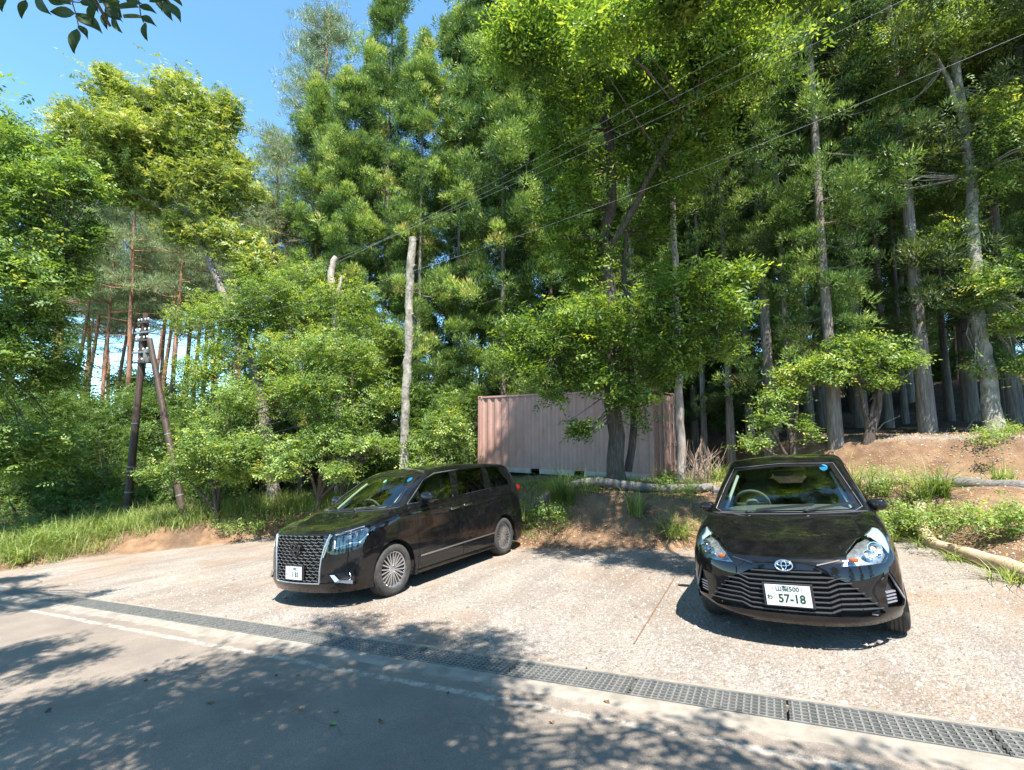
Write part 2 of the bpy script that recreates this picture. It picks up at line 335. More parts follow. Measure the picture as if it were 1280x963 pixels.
def ground_mat():
    m = mat('ground', rough=.95); nt = m.node_tree; P = nt.nodes['Principled BSDF']; co = nt.nodes.new('ShaderNodeTexCoord').outputs['Object']
    A = lambda n: node(nt, 'ShaderNodeAttribute', attribute_name=n).outputs['Fac']
    vo = node(nt, 'ShaderNodeTexVoronoi', i_Scale=38.); nt.links.new(co, vo.inputs['Vector'])
    hsv = nt.nodes.new('ShaderNodeSeparateColor'); nt.links.new(vo.outputs['Color'], hsv.inputs[0])
    st = ramp(nt, hsv.outputs[0], [(0, (.161, .138, .117)), (.45, (.273, .237, .205)), (.8, (.334, .299, .264)), (1, (.396, .362, .333))])
    vo2 = node(nt, 'ShaderNodeTexVoronoi', i_Scale=95.); nt.links.new(co, vo2.inputs['Vector'])
    sep = nt.nodes.new('ShaderNodeSeparateColor'); nt.links.new(vo2.outputs['Color'], sep.inputs[0])
    st2 = ramp(nt, sep.outputs[1], [(0, (.186, .155, .130)), (.5, (.285, .246, .212)), (1, (.370, .338, .303))])
    st = mix(nt, st, st2, .5)
    soil = ramp(nt, noise(nt, 14, 8, co), [(.3, (.236, .159, .106)), (.7, (.310, .224, .156))])
    soilf = ramp(nt, noise(nt, .55, 7, co, .7), [(.46, (0, 0, 0)), (.66, (.8, .8, .8))])
    lot = mix(nt, st, soil, soilf)
    big = ramp(nt, noise(nt, .9, 5, co), [(.3, (.74, .74, .73)), (.7, (.96, .95, .93))]); lot = mix(nt, lot, big, 1., 'MULTIPLY')
    tr = ramp(nt, noise(nt, 1.5, 6, co, .6, stretch=(1.1, .25, 1)), [(.35, (.80, .78, .76)), (.6, (1.06, 1.05, 1.04))]); lot = mix(nt, lot, tr, 1., 'MULTIPLY')
    dirt = ramp(nt, noise(nt, 3.2, 10, co, .7), [(.28, (.071, .038, .019)), (.45, (.158, .089, .047)), (.6, (.213, .132, .073)), (.78, (.253, .182, .117))])
    lit = ramp(nt, noise(nt, 5, 10, co, .75), [(.3, (.035, .022, .013)), (.5, (.085, .052, .03)), (.66, (.15, .095, .055)), (.8, (.055, .085, .025))])
    base = mix(nt, dirt, lit, A('litter')); base = mix(nt, base, lot, A('gravel')); nt.links.new(base, P.inputs['Base Color'])
    h = math_n(nt, 'ADD', math_n(nt, 'MULTIPLY', vo.outputs['Distance'], -.9), noise(nt, 60, 6, co)); h = math_n(nt, 'ADD', h, math_n(nt, 'MULTIPLY', vo2.outputs['Distance'], -.4))
    bump(nt, h, .9, .012); return m
def road_mat():
    m = mat('asphalt', rough=.88); nt = m.node_tree; P = nt.nodes['Principled BSDF']; co = nt.nodes.new('ShaderNodeTexCoord').outputs['Object']
    c = ramp(nt, noise(nt, 1.1, 8, co, .7), [(.3, (.145, .121, .100)), (.55, (.200, .165, .133)), (.75, (.259, .210, .168))])
    gr = ramp(nt, noise(nt, 140, 3, co), [(.3, (.6, .6, .6)), (.7, (1.3, 1.3, 1.3))]); c = mix(nt, c, gr, 1., 'MULTIPLY')
    vo = node(nt, 'ShaderNodeTexVoronoi', i_Scale=110.); nt.links.new(co, vo.inputs['Vector'])
    sp = ramp(nt, vo.outputs['Distance'], [(.1, (1.25, 1.22, 1.18)), (.35, (.95, .95, .95))]); c = mix(nt, c, sp, .7, 'MULTIPLY')
    # broken pale strip beside the drain
    sx = nt.nodes.new('ShaderNodeSeparateXYZ'); nt.links.new(co, sx.inputs[0]); wig = math_n(nt, 'MULTIPLY', noise(nt, 2.2, 5, co), .10)
    y = math_n(nt, 'ADD', sx.outputs[1], wig)
    d = math_n(nt, 'ABSOLUTE', math_n(nt, 'ADD', y, .46)); ln = ramp(nt, d, [(.02, (1, 1, 1)), (.05, (0, 0, 0))])
    wear = ramp(nt, noise(nt, 9, 7, co, .8), [(.42, (0, 0, 0)), (.58, (1, 1, 1))])
    f = mix(nt, ln, wear, 1., 'MULTIPLY'); c = mix(nt, c, (0.360, 0.317, 0.266), f)
    ds = ramp(nt, y, [(.0, (1, 1, 1)), (1, (1, 1, 1))])
    dn = math_n(nt, 'ADD', math_n(nt, 'MULTIPLY', y, 1.6), noise(nt, 3.3, 7, co, .7)); dust = ramp(nt, dn, [(-.0, (0, 0, 0)), (.18, (.75, .75, .75))])
    c = mix(nt, c, (0.302, 0.256, 0.209), dust)
    # fine cracks
    cw = nt.nodes.new('ShaderNodeTexVoronoi'); cw.feature = 'DISTANCE_TO_EDGE'; cw.inputs['Scale'].default_value = .55
    wv = node(nt, 'ShaderNodeTexNoise', i_Scale=3., i_Detail=6.); nt.links.new(co, wv.inputs['Vector'])
    ad = nt.nodes.new('ShaderNodeVectorMath'); ad.operation = 'ADD'; nt.links.new(co, ad.inputs[0]); sc = nt.nodes.new('ShaderNodeVectorMath'); sc.operation = 'SCALE'; sc.inputs[3].default_value = .45
    nt.links.new(wv.outputs['Color'], sc.inputs[0]); nt.links.new(sc.outputs[0], ad.inputs[1]); nt.links.new(ad.outputs[0], cw.inputs['Vector'])
    ck = ramp(nt, cw.outputs['Distance'], [(.0, (1, 1, 1)), (.004, (0, 0, 0))]); ck = mix(nt, (0, 0, 0), ck, ramp(nt, noise(nt, .7, 3, co), [(.48, (0, 0, 0)), (.56, (1, 1, 1))])); c = mix(nt, c, (.09, .075, .06), math_n(nt, 'MULTIPLY', ck, .5))
    nt.links.new(c, P.inputs['Base Color']); h = math_n(nt, 'ADD', noise(nt, 120, 4, co), math_n(nt, 'MULTIPLY', ck, -.8)); bump(nt, h, .55, .006); return m
GM = ground_mat(); AM = road_mat()
sl = axis_lines(-9, 14, .09, 170, 1.12)
tl = axis_lines(0, 14, .09, 170, 1.12); tl = tl[tl > .01]; tl = np.r_[HWD, HWD+.03, tl+HWD]
sheet(sl, tl, 0, 'gravel_lot_and_hillside', GM)
tn = -np.r_[.33, np.arange(.40, 5.6, .12)]; road_z = lambda x, y: lot_z(x, y)*np.where(np.hypot(x, y) > 30, 30/np.maximum(np.hypot(x, y), 1), 1)+.002*wob(x, y, 9.)*np.clip(np.hypot(x, y)/3, 0, 1)
sheet(axis_lines(-9, 14, .12, 170, 1.12), tn, 0, 'road', AM, False, road_z)
tb = -axis_lines(0, 1, .5, 160, 1.2); tb = tb[tb < -.01]; tb = np.r_[-5.6, tb[::-1]-5.6] if tb[0] < tb[-1] else np.r_[-5.6, tb-5.6]
sheet(axis_lines(-9, 14, .5, 170, 1.2), tb, 0, 'verge_behind_the_road', noisy('verge', (.06, .08, .03), (.16, .12, .07), 3), False, road_z)
# concrete edges and drain channel
CONC = noisy('concrete', (.174, .153, .125), (.274, .238, .197), 6, .9, .6, .008, c3=(.326, .288, .245), detail=9)
def strip(name, prof, m, s0=-45, s1=60, n=160):
    V = []; sv = np.linspace(s0, s1, n)
    for s in sv:
        for t, dz in prof:
            p = C0+s*DV+t*NV; V.append((-s, t, float(road_z(p[0], p[1]))+dz))
    k = len(prof); F = [(i*k+j, i*k+j+1, (i+1)*k+j+1, (i+1)*k+j) for i in range(n-1) for j in range(k-1)]
    b = MB(); b.add(V, F); o = b.build(name, m); o.matrix_world = ROADM; return tag(o, kind='structure')
strip('drain_channel', [(-.33, -.002), (-.15, .004), (-.147, -.03), (-.12, -.03), (-.12, -.30), (.12, -.30), (.12, -.03), (.147, -.03), (.147, .006), (.19, .004), (.20, -.05)], CONC)
# gratings
STEEL = noisy('galvanised_steel', (.146, .146, .137), (.263, .257, .237), 22, .5, .15, .002, metal=.35, c3=(.241, .182, .122))
_gs = {}
def gbar(key, dims):
    if key not in _gs:
        b = MB(); b.box((0, 0, 0), dims); me = bpy.data.meshes.new(key); me.from_pydata(np.vstack(b.v).tolist(), [], b.f); me.materials.append(STEEL); _gs[key] = me
    return _gs[key]
gj = None
for i in range(-10, 15):
    s0 = float(i); sc = -(s0+.5); p = C0-sc*DV*1.0; p = C0+(s0+.5)*DV
    e = empty('drain_grate'); ax = Vector((-DV[0], -DV[1], float(road_z(*(C0+s0*DV))-road_z(*(C0+(s0+1)*DV))))).normalized()
    yv = Vector((NV[0], NV[1], lot_z(*NV)-lot_z(0, 0))).normalized(); zv = ax.cross(yv).normalized(); yv = zv.cross(ax)
    Mx = Matrix((ax, yv, zv)).transposed().to_4x4(); Mx.translation = (p[0], p[1], float(road_z(*p))-.010); e.matrix_world = Mx
    near = -5 <= i <= 2
    tag(e, 'galvanised steel drain grating panel, grey metal grid set flush along the road edge', 'drain grate', 'drain grating panels in a row along the road edge')
    rows = [(0, k*.0445-.1335, 0) for k in range(7)]; cols = [(-.4725+k*.045, 0, -.003) for k in range(22)]
    if near:
        for k, q in enumerate(rows):
            o = bpy.data.objects.new('long_bar', gbar('long_edge', (.992, .012, .032)) if k in (0, 6) else gbar('long', (.988, .0075, .026))); COL.objects.link(o); o.parent = e; o.location = q
        for q in cols: o = bpy.data.objects.new('cross_bar', gbar('cross', (.011, .262, .024))); COL.objects.link(o); o.parent = e; o.location = q
    else:
        if gj is None:
            b = MB()
            for k, q in enumerate(rows): b.box(q, (.99, .012 if k in (0, 6) else .0075, .03))
            for q in cols: b.box(q, (.011, .262, .024))
            o = b.build('grid_bars', STEEL, e); o['kind'] = 'stuff'; gj = o
        else: o = gj.copy(); COL.objects.link(o); o.parent = e
# loose stones of the lot
def stones(name, X, Y, R, m, zo=0., rg=None):
    rg = rg or rng; n = len(X); base = np.array([(1, 0, 0), (-.5, .87, 0), (-.5, -.87, 0), (.1, .1, .8), (0, 0, -.6)]); F0 = np.array([(0, 1, 3), (1, 2, 3), (2, 0, 3)])
    V = base[None]*rg.uniform(.6, 1.3, (n, 5, 1))*rg.uniform(.7, 1.2, (n, 1, 3)); V = V*R[:, None, None]; a = rg.uniform(0, 6.28, n); c, s = np.cos(a)[:, None], np.sin(a)[:, None]
    V = np.stack([V[..., 0]*c-V[..., 1]*s, V[..., 0]*s+V[..., 1]*c, V[..., 2]], -1); V[..., 0] += X[:, None]; V[..., 1] += Y[:, None]; V[..., 2] += (terr(X, Y)+zo)[:, None]
    F = (F0[None]+5*np.arange(n)[:, None, None]).reshape(-1, 3)
    me = fast_mesh(name, V.reshape(-1, 3), F, 3, dict(tone=np.repeat(rg.uniform(0, 1, n), 5))); return link_mesh(name, me, m)
SM = mat('stone', rough=.9); _n = SM.node_tree; SM.node_tree.links.new(ramp(_n, node(_n, 'ShaderNodeAttribute', attribute_name='tone').outputs['Fac'], [(0, (.102, .086, .072)), (.35, (.187, .161, .138)), (.75, (.251, .228, .204)), (1, (.325, .304, .277))]), _n.nodes['Principled BSDF'].inputs['Base Color'])
n = 52000; r_ = 2.2+np.abs(rng.normal(0, 1, n))*4.5; a_ = rng.uniform(math.radians(35), math.radians(150), n); X = r_*np.cos(a_); Y = r_*np.sin(a_)
t_ = (X-C0[0])*NV[0]+(Y-C0[1])*NV[1]; sd_ = poly_sd(X, Y, LOT); dens = .5+.5*wob(X, Y, 1.3)
ok = (t_ > .2) & (sd_ < .3) & (rng.uniform(0, 1, n) < .45+.55*dens); X, Y = X[ok], Y[ok]
tag(stones('loose_gravel', X, Y, rng.uniform(.004, .013, len(X))*(1+.05*np.hypot(X, Y))*np.where(rng.uniform(0, 1, len(X)) < .07, 2.1, 1), SM), 'loose pale crushed stone scattered over the parking lot', 'gravel', kind='stuff')
n = 6500; X = rng.uniform(5, 11, n); Y = rng.uniform(3, 12, n); sd_ = poly_sd(X, Y, LOT); ok = sd_ > 0; tag(stones('bank_stones', X[ok], Y[ok], rng.uniform(.006, .03, ok.sum()), SM), 'small stones and clods lying on the orange dirt at the right', 'stones', kind='stuff')
n = 5200; X = rng.uniform(-1, 5.5, n); Y = rng.uniform(8.3, 11.5, n); sd_ = poly_sd(X, Y, LOT); ok = sd_ > 0
X2 = rng.uniform(5, 12, 5200); Y2 = rng.uniform(4, 13, 5200); k2 = poly_sd(X2, Y2, LOT) > 0; X = np.r_[X[ok], X2[k2]]; Y = np.r_[Y[ok], Y2[k2]]; ok = np.ones(len(X), bool)
CL = noisy('soil_clod', (.20, .11, .06), (.38, .23, .13), 9, .95); tag(stones('soil_clods', X[ok], Y[ok], rng.uniform(.008, .032, ok.sum()), CL), 'crumbled orange brown soil lumps and litter on the dirt banks', 'soil clods', kind='stuff')

# ---------------------------------------------------------------- shipping container
def container():
    L, W_, H_ = 6.06, 2.44, 2.55; ph = math.radians(33)
    e = empty('shipping_container'); e.matrix_world = Matrix.Translation((3.9, 13.0, .27)) @ Matrix.Rotation(-ph, 4, 'Z')    # local -x along the long side, +y back
    tag(e, 'pinkish brown corrugated steel shipping container standing behind the tree on the bank', 'shipping container')
    m = noisy('container_paint', (.363, .209, .171), (.417, .248, .203), 2.2, .55, .1, .01, detail=9, c3=(.326, .173, .123))
    m2 = noisy('container_rail', (0.344, 0.287, 0.254), (0.410, 0.361, 0.328), 5, .6, .2); dk = mat('dark_gap', (0.008, 0.008, 0.008), .9)
    def corr(x0, x1, y, z0, z1, axis, out):
        per = .278; n = int((x1-x0)/per); pts = []
        for i in range(n):
            a = x0+(x1-x0)*i/n; p = (x1-x0)/n
            pts += [(a, 0), (a+p*.26, 0), (a+p*.5, out*.036), (a+p*.76, out*.036)]
        pts.append((x1, 0)); V = [((a, y+b, z) if axis == 'x' else (y+b, a, z)) for z in (z0, z1) for a, b in pts]; k = len(pts)
        return V, [(i, i+1, k+i+1, k+i) for i in range(k-1)]
    for nm, y, out in (('side_wall', .02, 1), ('side_wall', W_-.02, -1)):
        b = MB(); b.add(*corr(-L+.12, -.12, y, .16, H_-.07, 'x', out)); b.build(nm, m, e)
    b = MB(); b.add(*corr(.12, W_-.12, -L+.03, .16, H_-.07, 'y', 1)); b.build('end_wall', m, e)
    b = MB(); b.box((-L/2, W_/2, H_-.035), (L-.1, W_-.06, .02)); b.build('roof', m, e)
    for x in (-.06, -L+.06):
        for y in (.06, W_-.06): b = MB(); b.box((x, y, H_/2), (.12, .12, H_-.22)); b.build('corner_post', m, e, bevel=.01)
    for x in (-.08, -L+.08):
        for y in (.075, W_-.075):
            for z in (.06, H_-.055): b = MB(); b.box((x, y, z), (.17, .16, .115)); o = b.build('corner_casting', m, e, bevel=.012); b = MB(); b.box((x, y-.0805*(1 if y < 1 else -1), z), (.07, .004, .05)); b.build('casting_hole_shade', dk, o)  # dark plate on the casting, painted as the shade inside its hole
    for y in (.035, W_-.035): b = MB(); b.box((-L/2, y, H_-.035), (L-.3, .06, .06)); b.build('top_rail', m, e)
    # bottom rail pieces leave the fork pockets open
    for y in (.035, W_-.035):
        for a, c in ((-L+.15, -3.95), (-3.62, -2.42), (-2.09, -.15)): b = MB(); b.box(((a+c)/2, y, .085), (c-a, .06, .15)); b.build('bottom_rail', m2, e)
    b = MB(); b.box((-L/2, W_/2, .12), (L-.2, W_-.14, .02)); b.build('floor', dk, e)
    for s in (0, 1):
        d = MB(); y0 = .13+s*(W_/2-.12); y1 = y0+W_/2-.14
        d.box((-.035, (y0+y1)/2, H_/2), (.03, y1-y0, H_-.26)); door = d.build('door', m, e)
        for k in range(4):
            z = .36+k*.56; q = MB()
            for yy in (y0+.20, y0+.55, y0+.90): q.box((-.012, yy, z+.17), (.016, .22, .42))
            q.build('door_panel', m, door, bevel=.006)
        for yy in (y0+.33, y0+.80):
            q = MB(); q.tube([(.035, yy, .12), (.035, yy, H_-.12)], .017, 8); q.build('lock_rod', m2, e, 60)
            for z in (.4, 1.0, 1.6, 2.2): q = MB(); q.box((.015, yy, z), (.05, .09, .05)); q.build('rod_bracket', m, e)
        for z in (.35, .95, 1.55, 2.15): q = MB(); q.box((.01, y0-.02 if s == 0 else y1+.02, z), (.05, .07, .14)); q.build('hinge', m, e)
    return e
container()
# felled logs used as edging
BARKL = noisy('weathered_log', (.087, .079, .071), (.184, .168, .153), 9, .9, .8, .02, stretch=(.25, 3, 3), c3=(.235, .219, .204))
LOGY = noisy('peeled_log', (.36, .25, .15), (.54, .40, .26), 8, .85, .5, .01, stretch=(.3, 3, 3), c3=(.2, .13, .07))
def log(pts, r, m, label):
    P = cr(np.array([(x, y, tz(x, y)+dz) for x, y, dz in pts]), np.linspace(0, len(pts)-1, 14)); P = P+rng.normal(0, .008, P.shape)
    b = MB(); b.tube(P-P[0], np.interp(np.linspace(0, 1, 14), [0, 1], r)*rng.uniform(.95, 1.05, 14), 14); o = b.build('log', m, None, 50); o.location = P[0]; return tag(o, label, 'log')
log([(.1, 11.4, .14), (1.4, 11.05, .09), (2.4, 10.75, .12), (3.3, 10.6, .10), (4.35, 10.35, .10)], (.11, .095), BARKL, 'long grey weathered log lying along the top of the dirt bank behind the two cars')
log([(4.25, 10.15, .05), (5.4, 9.9, .07)], (.09, .09), BARKL, 'short grey log end continuing the bank edge beside the hatchback roof')
log([(7.05, 8.3, .02), (6.64, 7.7, .05), (6.2, 6.55, .06), (5.86, 5.61, .06), (5.45, 4.5, .05)], (.085, .11), LOGY, 'pale brown peeled log lying along the right edge of the gravel lot')
log([(7.9, 8.55, .05), (8.8, 7.75, .08), (9.8, 7.0, .1)], (.09, .11), BARKL, 'dark weathered log on the dirt at the far right below the upper path')
b = MB(); P = cr(np.array([(2.3, 6.81, 0), (1.9, 6.02, 0), (1.5, 5.23, 0), (1.1, 4.44, 0)]), np.linspace(0, 3, 20)); P[:, 2] = [tz(x, y)+.006 for x, y in P[:, :2]]
tag(b.tube(P, .006, 6).build('rope', noisy('old_rope', (.10, .06, .04), (.20, .12, .08), 40), None), 'thin brown rope laid straight across the gravel as a parking bay line', 'rope')
for (x, y, r_, lb) in ((6.25, 6.1, .05, 'small pale stone resting against the peeled log on the right'),):
    b = MB(); b.ell((0, 0, 0), (r_, r_*.8, r_*.6), 9, 6); o = b.build('stone', SM, None, 30); o.location = (x-.2, y, tz(x-.2, y)+.02); tag(o, lb, 'stone')
# ---------------------------------------------------------------- splitting a surface into panels
def cells(g, flip=False):
    """quads of a half grid and of its mirror image, outward wound"""
    out = []
    a, b, c, d = g[:-1, :-1], g[1:, :-1], g[1:, 1:], g[:-1, 1:]
    Q = np.stack([a, b, c, d], 2).reshape(-1, 4, 3)
    if flip: Q = Q[:, ::-1]
    M = Q[:, ::-1]*np.array([1, -1, 1])
    return [q for q in Q]+[q for q in M]
def clip2(poly, P, a, b):
    """split poly (n,3) with 2-D coords P by line a->b : (left part, right part)"""
    s = (b[0]-a[0])*(P[:, 1]-a[1])-(b[1]-a[1])*(P[:, 0]-a[0]); L, R = [], []; n = len(poly)
    for i in range(n):
        j = (i+1) % n
        if s[i] >= 0: L.append((poly[i], P[i]))
        if s[i] <= 0: R.append((poly[i], P[i]))
        if s[i]*s[j] < 0:
            t = s[i]/(s[i]-s[j]); q = (poly[i]+(poly[j]-poly[i])*t, P[i]+(P[j]-P[i])*t); L.append(q); R.append(q)
    f = lambda X: (np.array([x[0] for x in X]), np.array([x[1] for x in X])) if len(X) > 2 else None
    return f(L), f(R)
def ccw(C):
    C = [tuple(c) for c in C]; A = sum(C[i-1][0]*C[i][1]-C[i][0]*C[i-1][1] for i in range(len(C)))
    return C if A > 0 else C[::-1]
SIDE = lambda p: p[:, [0, 2]]
FRONT = lambda p: p[:, [1, 2]]
CORN = lambda p: np.stack([(np.abs(p[:, 1])-p[:, 0])/2**.5, p[:, 2]], 1)
TOPV = lambda p: p[:, [0, 1]]
def cut(polys, C, proj, test):
    C = ccw(C); A = np.array(C); lo, hi = A.min(0), A.max(0); ins, outs = [], []
    for p in polys:
        P = proj(p)
        if (P.max(0) < lo).any() or (P.min(0) > hi).any() or not test(p.mean(0)): outs.append(p); continue
        cur = (p, P)
        for i in range(len(C)):
            L, R = clip2(cur[0], cur[1], C[i], C[(i+1) % len(C)])
            if R is not None: outs.append(R[0])
            cur = L
            if cur is None: break
        if cur is not None: ins.append(cur[0])
    return ins, outs
def normals(polys):
    N = []
    for p in polys:
        n = np.zeros(3)
        for i in range(1, len(p)-1): n += np.cross(p[i]-p[0], p[i+1]-p[0])
        N.append(n/(np.linalg.norm(n)+1e-12))
    return N
def offset(polys, d):
    """push in along averaged vertex normals"""
    N = normals(polys); acc = {}
    key = lambda v: tuple(np.round(v, 4))
    for p, n in zip(polys, N):
        for v in p: acc.setdefault(key(v), np.zeros(3)); acc[key(v)] += n
    return [np.array([v+d*acc[key(v)]/(np.linalg.norm(acc[key(v)])+1e-9) for v in p]) for p in polys]
def panel(polys, name, m, parent, thick=.02, smooth=40, label=None, weld=1e-4):
    idx = {}; V = []; F = []
    for p in polys:
        f = []
        for v in p:
            k = tuple(np.round(v, 4))
            if k not in idx: idx[k] = len(V); V.append(v)
            if not f or f[-1] != idx[k]: f.append(idx[k])
        if len(f) > 1 and f[0] == f[-1]: f.pop()
        if len(set(f)) == len(f) and len(f) > 2: F.append(tuple(f))
    if not F: return None
    if thick:                                                 # separate rim faces round every open edge
        cnt = {}
        for f in F:
            for i in range(len(f)): k = (f[i], f[(i+1) % len(f)]); cnt[k] = cnt.get(k, 0)+1
        Vn = np.zeros((len(V), 3))
        for f in F:
            q = [V[i] for i in f]; n = np.zeros(3)
            for i in range(1, len(q)-1): n += np.cross(q[i]-q[0], q[i+1]-q[0])
            for i in f: Vn[i] += n
        Vn /= np.linalg.norm(Vn, axis=1)[:, None]+1e-12
        for (a, b) in list(cnt):
            if (b, a) not in cnt:
                n0 = len(V); V += [V[a], V[b], V[b]-Vn[b]*thick, V[a]-Vn[a]*thick]; F.append((n0+1, n0, n0+3, n0+2))
    me = bpy.data.meshes.new(name); me.from_pydata([tuple(v) for v in V], [], F)
    o = link_mesh(name, me, m, parent, smooth)
    if label: o['label'] = label
    return o
# ---------------------------------------------------------------- car materials
def paint():
    m = mat('black_paint', (.006, .006, .0075), .35, 0); b = m.node_tree.nodes['Principled BSDF']
    b.inputs['Coat Weight'].default_value = 1; b.inputs['Coat Roughness'].default_value = .03; b.inputs['Specular IOR Level'].default_value = .05
    nt = m.node_tree; n = noise(nt, 3, 6)                    # road dust over the lacquer
    r = ramp(nt, n, [(.35, (.015, .015, .015)), (.75, (.05, .05, .05))]); nt.links.new(r, b.inputs['Coat Roughness'])
    c = ramp(nt, noise(nt, 9, 8), [(.4, (.003, .003, .004)), (.8, (.010, .0095, .009))]); nt.links.new(c, b.inputs['Base Color'])
    return m
PAINT = paint()
TRIM = mat('black_plastic', (.018, .018, .02), .45)
MATTE = mat('matte_black', (.008, .008, .008), .9)
CHROME = mat('chrome', (.75, .76, .78), .12, 1)
SATIN = mat('satin_metal', (.62, .63, .65), .35, 1)
DARKCH = mat('dark_chrome', (.42, .44, .46), .25, 1)
RUBBER = noisy('tyre_rubber', (.022, .021, .02), (.05, .047, .042), 14, .85, .2)
ALLOY = mat('alloy', (.62, .62, .63), .28, .9)
ALLOYD = mat('alloy_dark', (.05, .05, .055), .4, .6)
CLOTH = noisy('seat_cloth', (.05, .05, .055), (.09, .09, .095), 60, .95, .3)
DASH = noisy('dashboard', (.10, .11, .12), (.15, .16, .17), 40, .7, .2)
REFL = noisy('lamp_reflector', (.30, .32, .34), (.62, .64, .66), 30, .3, .5, .004, .8, detail=2)
REFLD = noisy('lamp_reflector_dark', (.02, .022, .026), (.20, .21, .23), 18, .25, .6, .01, .6, detail=2)
AMBER = mat('amber_lens', (.35, .07, .01), .3)
PLATEW = mat('plate_white', (.55, .55, .54), .5)
PLATEG = mat('plate_green', (.01, .045, .02), .5)
LINING = mat('pale_trim', (.5, .54, .53), .7)
def glass(name, tint, rough=.0):
    m = bpy.data.materials.new(name); m.use_nodes = True; nt = m.node_tree; nt.nodes.clear()
    o = nt.nodes.new('ShaderNodeOutputMaterial'); t = nt.nodes.new('ShaderNodeBsdfTransparent'); t.inputs[0].default_value = (*tint, 1)
    g = nt.nodes.new('ShaderNodeBsdfGlossy'); g.inputs['Roughness'].default_value = .015; g.inputs['Color'].default_value = (.95, 1, 1, 1)
    f = nt.nodes.new('ShaderNodeFresnel'); f.inputs[0].default_value = 1.6; mx = nt.nodes.new('ShaderNodeMixShader')
    a = nt.nodes.new('ShaderNodeMath'); a.operation = 'MULTIPLY_ADD'; a.inputs[1].default_value = 1.3; a.inputs[2].default_value = .03; a.use_clamp = True
    nt.links.new(f.outputs[0], a.inputs[0]); nt.links.new(a.outputs[0], mx.inputs[0]); nt.links.new(t.outputs[0], mx.inputs[1]); nt.links.new(g.outputs[0], mx.inputs[2]); nt.links.new(mx.outputs[0], o.inputs[0])
    return m
GLASS = glass('window_glass', (.62, .72, .66)); GLASSD = glass('privacy_glass', (.13, .14, .14)); LENS = glass('lamp_lens', (.93, .96, .97))

def wheel(car, x, y, r, width, rim_r, spokes, side):
    e = empty('wheel', parent=car); e.matrix_local = T(x, y, r)
    w = width/2; k = side
    prof = [(rim_r, -w*.75), (rim_r+.012, -w*.92), (rim_r+(r-rim_r)*.45, -w*1.02), (r-.022, -w*.93), (r-.005, -w*.74), (r, -w*.45), (r, w*.45), (r-.005, w*.74), (r-.022, w*.93), (rim_r+(r-rim_r)*.45, w*1.02), (rim_r+.012, w*.92), (rim_r, w*.75)]
    t = MB(); t.lathe(prof, 48, closed=False)
    for q in (-.5, -.17, .17, .5):                            # tread ribs
        t.lathe([(r+.001, w*(q-.13)), (r+.006, w*(q-.11)), (r+.006, w*(q+.11)), (r+.001, w*(q+.13))], 48)
    t.build('tyre', RUBBER, e, 40)
    m = MB(); m.lathe([(rim_r+.004, k*w*.80), (rim_r+.008, k*w*.72), (rim_r-.012, k*w*.66), (rim_r-.018, -k*w*.7), (rim_r, -k*w*.8)], 48)
    yo = k*w*.62
    for i in range(spokes):
        for dd in (-1, 1):
            a = 2*math.pi*i/spokes; a1 = a+dd*.55*math.pi/spokes*.9; a0 = a+dd*.20*math.pi/spokes
            p = (math.cos(a0)*.055, yo*.86, math.sin(a0)*.055); q = (math.cos(a1)*(rim_r-.008), yo, math.sin(a1)*(rim_r-.008))
            m.bar(p, q, .016, .024, up=(0, 1, 0))
    m.lathe([(0, yo*1.02), (.03, yo*1.02), (.05, yo*.9), (.062, yo*.8), (.062, yo*.3)], 24)
    m.build('rim', ALLOY, e, 30)
    b = MB(); b.lathe([(0, yo*.1), (rim_r-.015, yo*.1)], 32); b.lathe([(.04, yo*.3), (rim_r*.62, yo*.3), (rim_r*.62, yo*.12)], 32); b.build('brake_disc', ALLOYD, e, 30)
    for i in range(5):
        a = 2*math.pi*(i+.5)/5; n_ = MB(); n_.lathe([(0, yo*1.0), (.009, yo*1.0), (.01, yo*.8)], 6, c=(math.cos(a)*.042, 0, math.sin(a)*.042)); 
    return e

def text_obj(s, size, m, parent, loc, name='plate_number', rx=0, sx=1., bold=.0):
    """flat lettering on the y-z plane facing +x of the parent"""
    cu = bpy.data.curves.new(name, 'FONT'); cu.body = s; cu.size = size; cu.align_x = 'CENTER'; cu.align_y = 'CENTER'; cu.offset = bold; cu.resolution_u = 3; cu.extrude = .0006
    o = bpy.data.objects.new(name, cu); COL.objects.link(o)
    dg = bpy.context.evaluated_depsgraph_get(); me = bpy.data.meshes.new_from_object(o.evaluated_get(dg)); bpy.data.objects.remove(o)
    r = link_mesh(name, me, m, parent); r.matrix_local = Matrix.Translation(loc) @ Matrix.Rotation(math.pi/2, 4, 'Z') @ Matrix.Rotation(math.pi/2+rx, 4, 'X') @ Matrix.Diagonal((sx, 1, 1, 1))
    return r

def seat(car, x, y, z=.45, head=True, m=None):
    m = m or CLOTH; b = MB()
    b.ell((x-.02, y, z+.02), (.26, .25, .11), 16, 8, .45)
    R = np.array(Matrix.Rotation(-.22, 3, 'Y'))
    b.ell((x-.33, y, z+.36), (.10, .24, .36), 16, 8, .5, R)
    if head: b.ell((x-.43, y, z+.80), (.06, .14, .10), 12, 8, .6, R)
    return b.build('seat', m, car, 60)

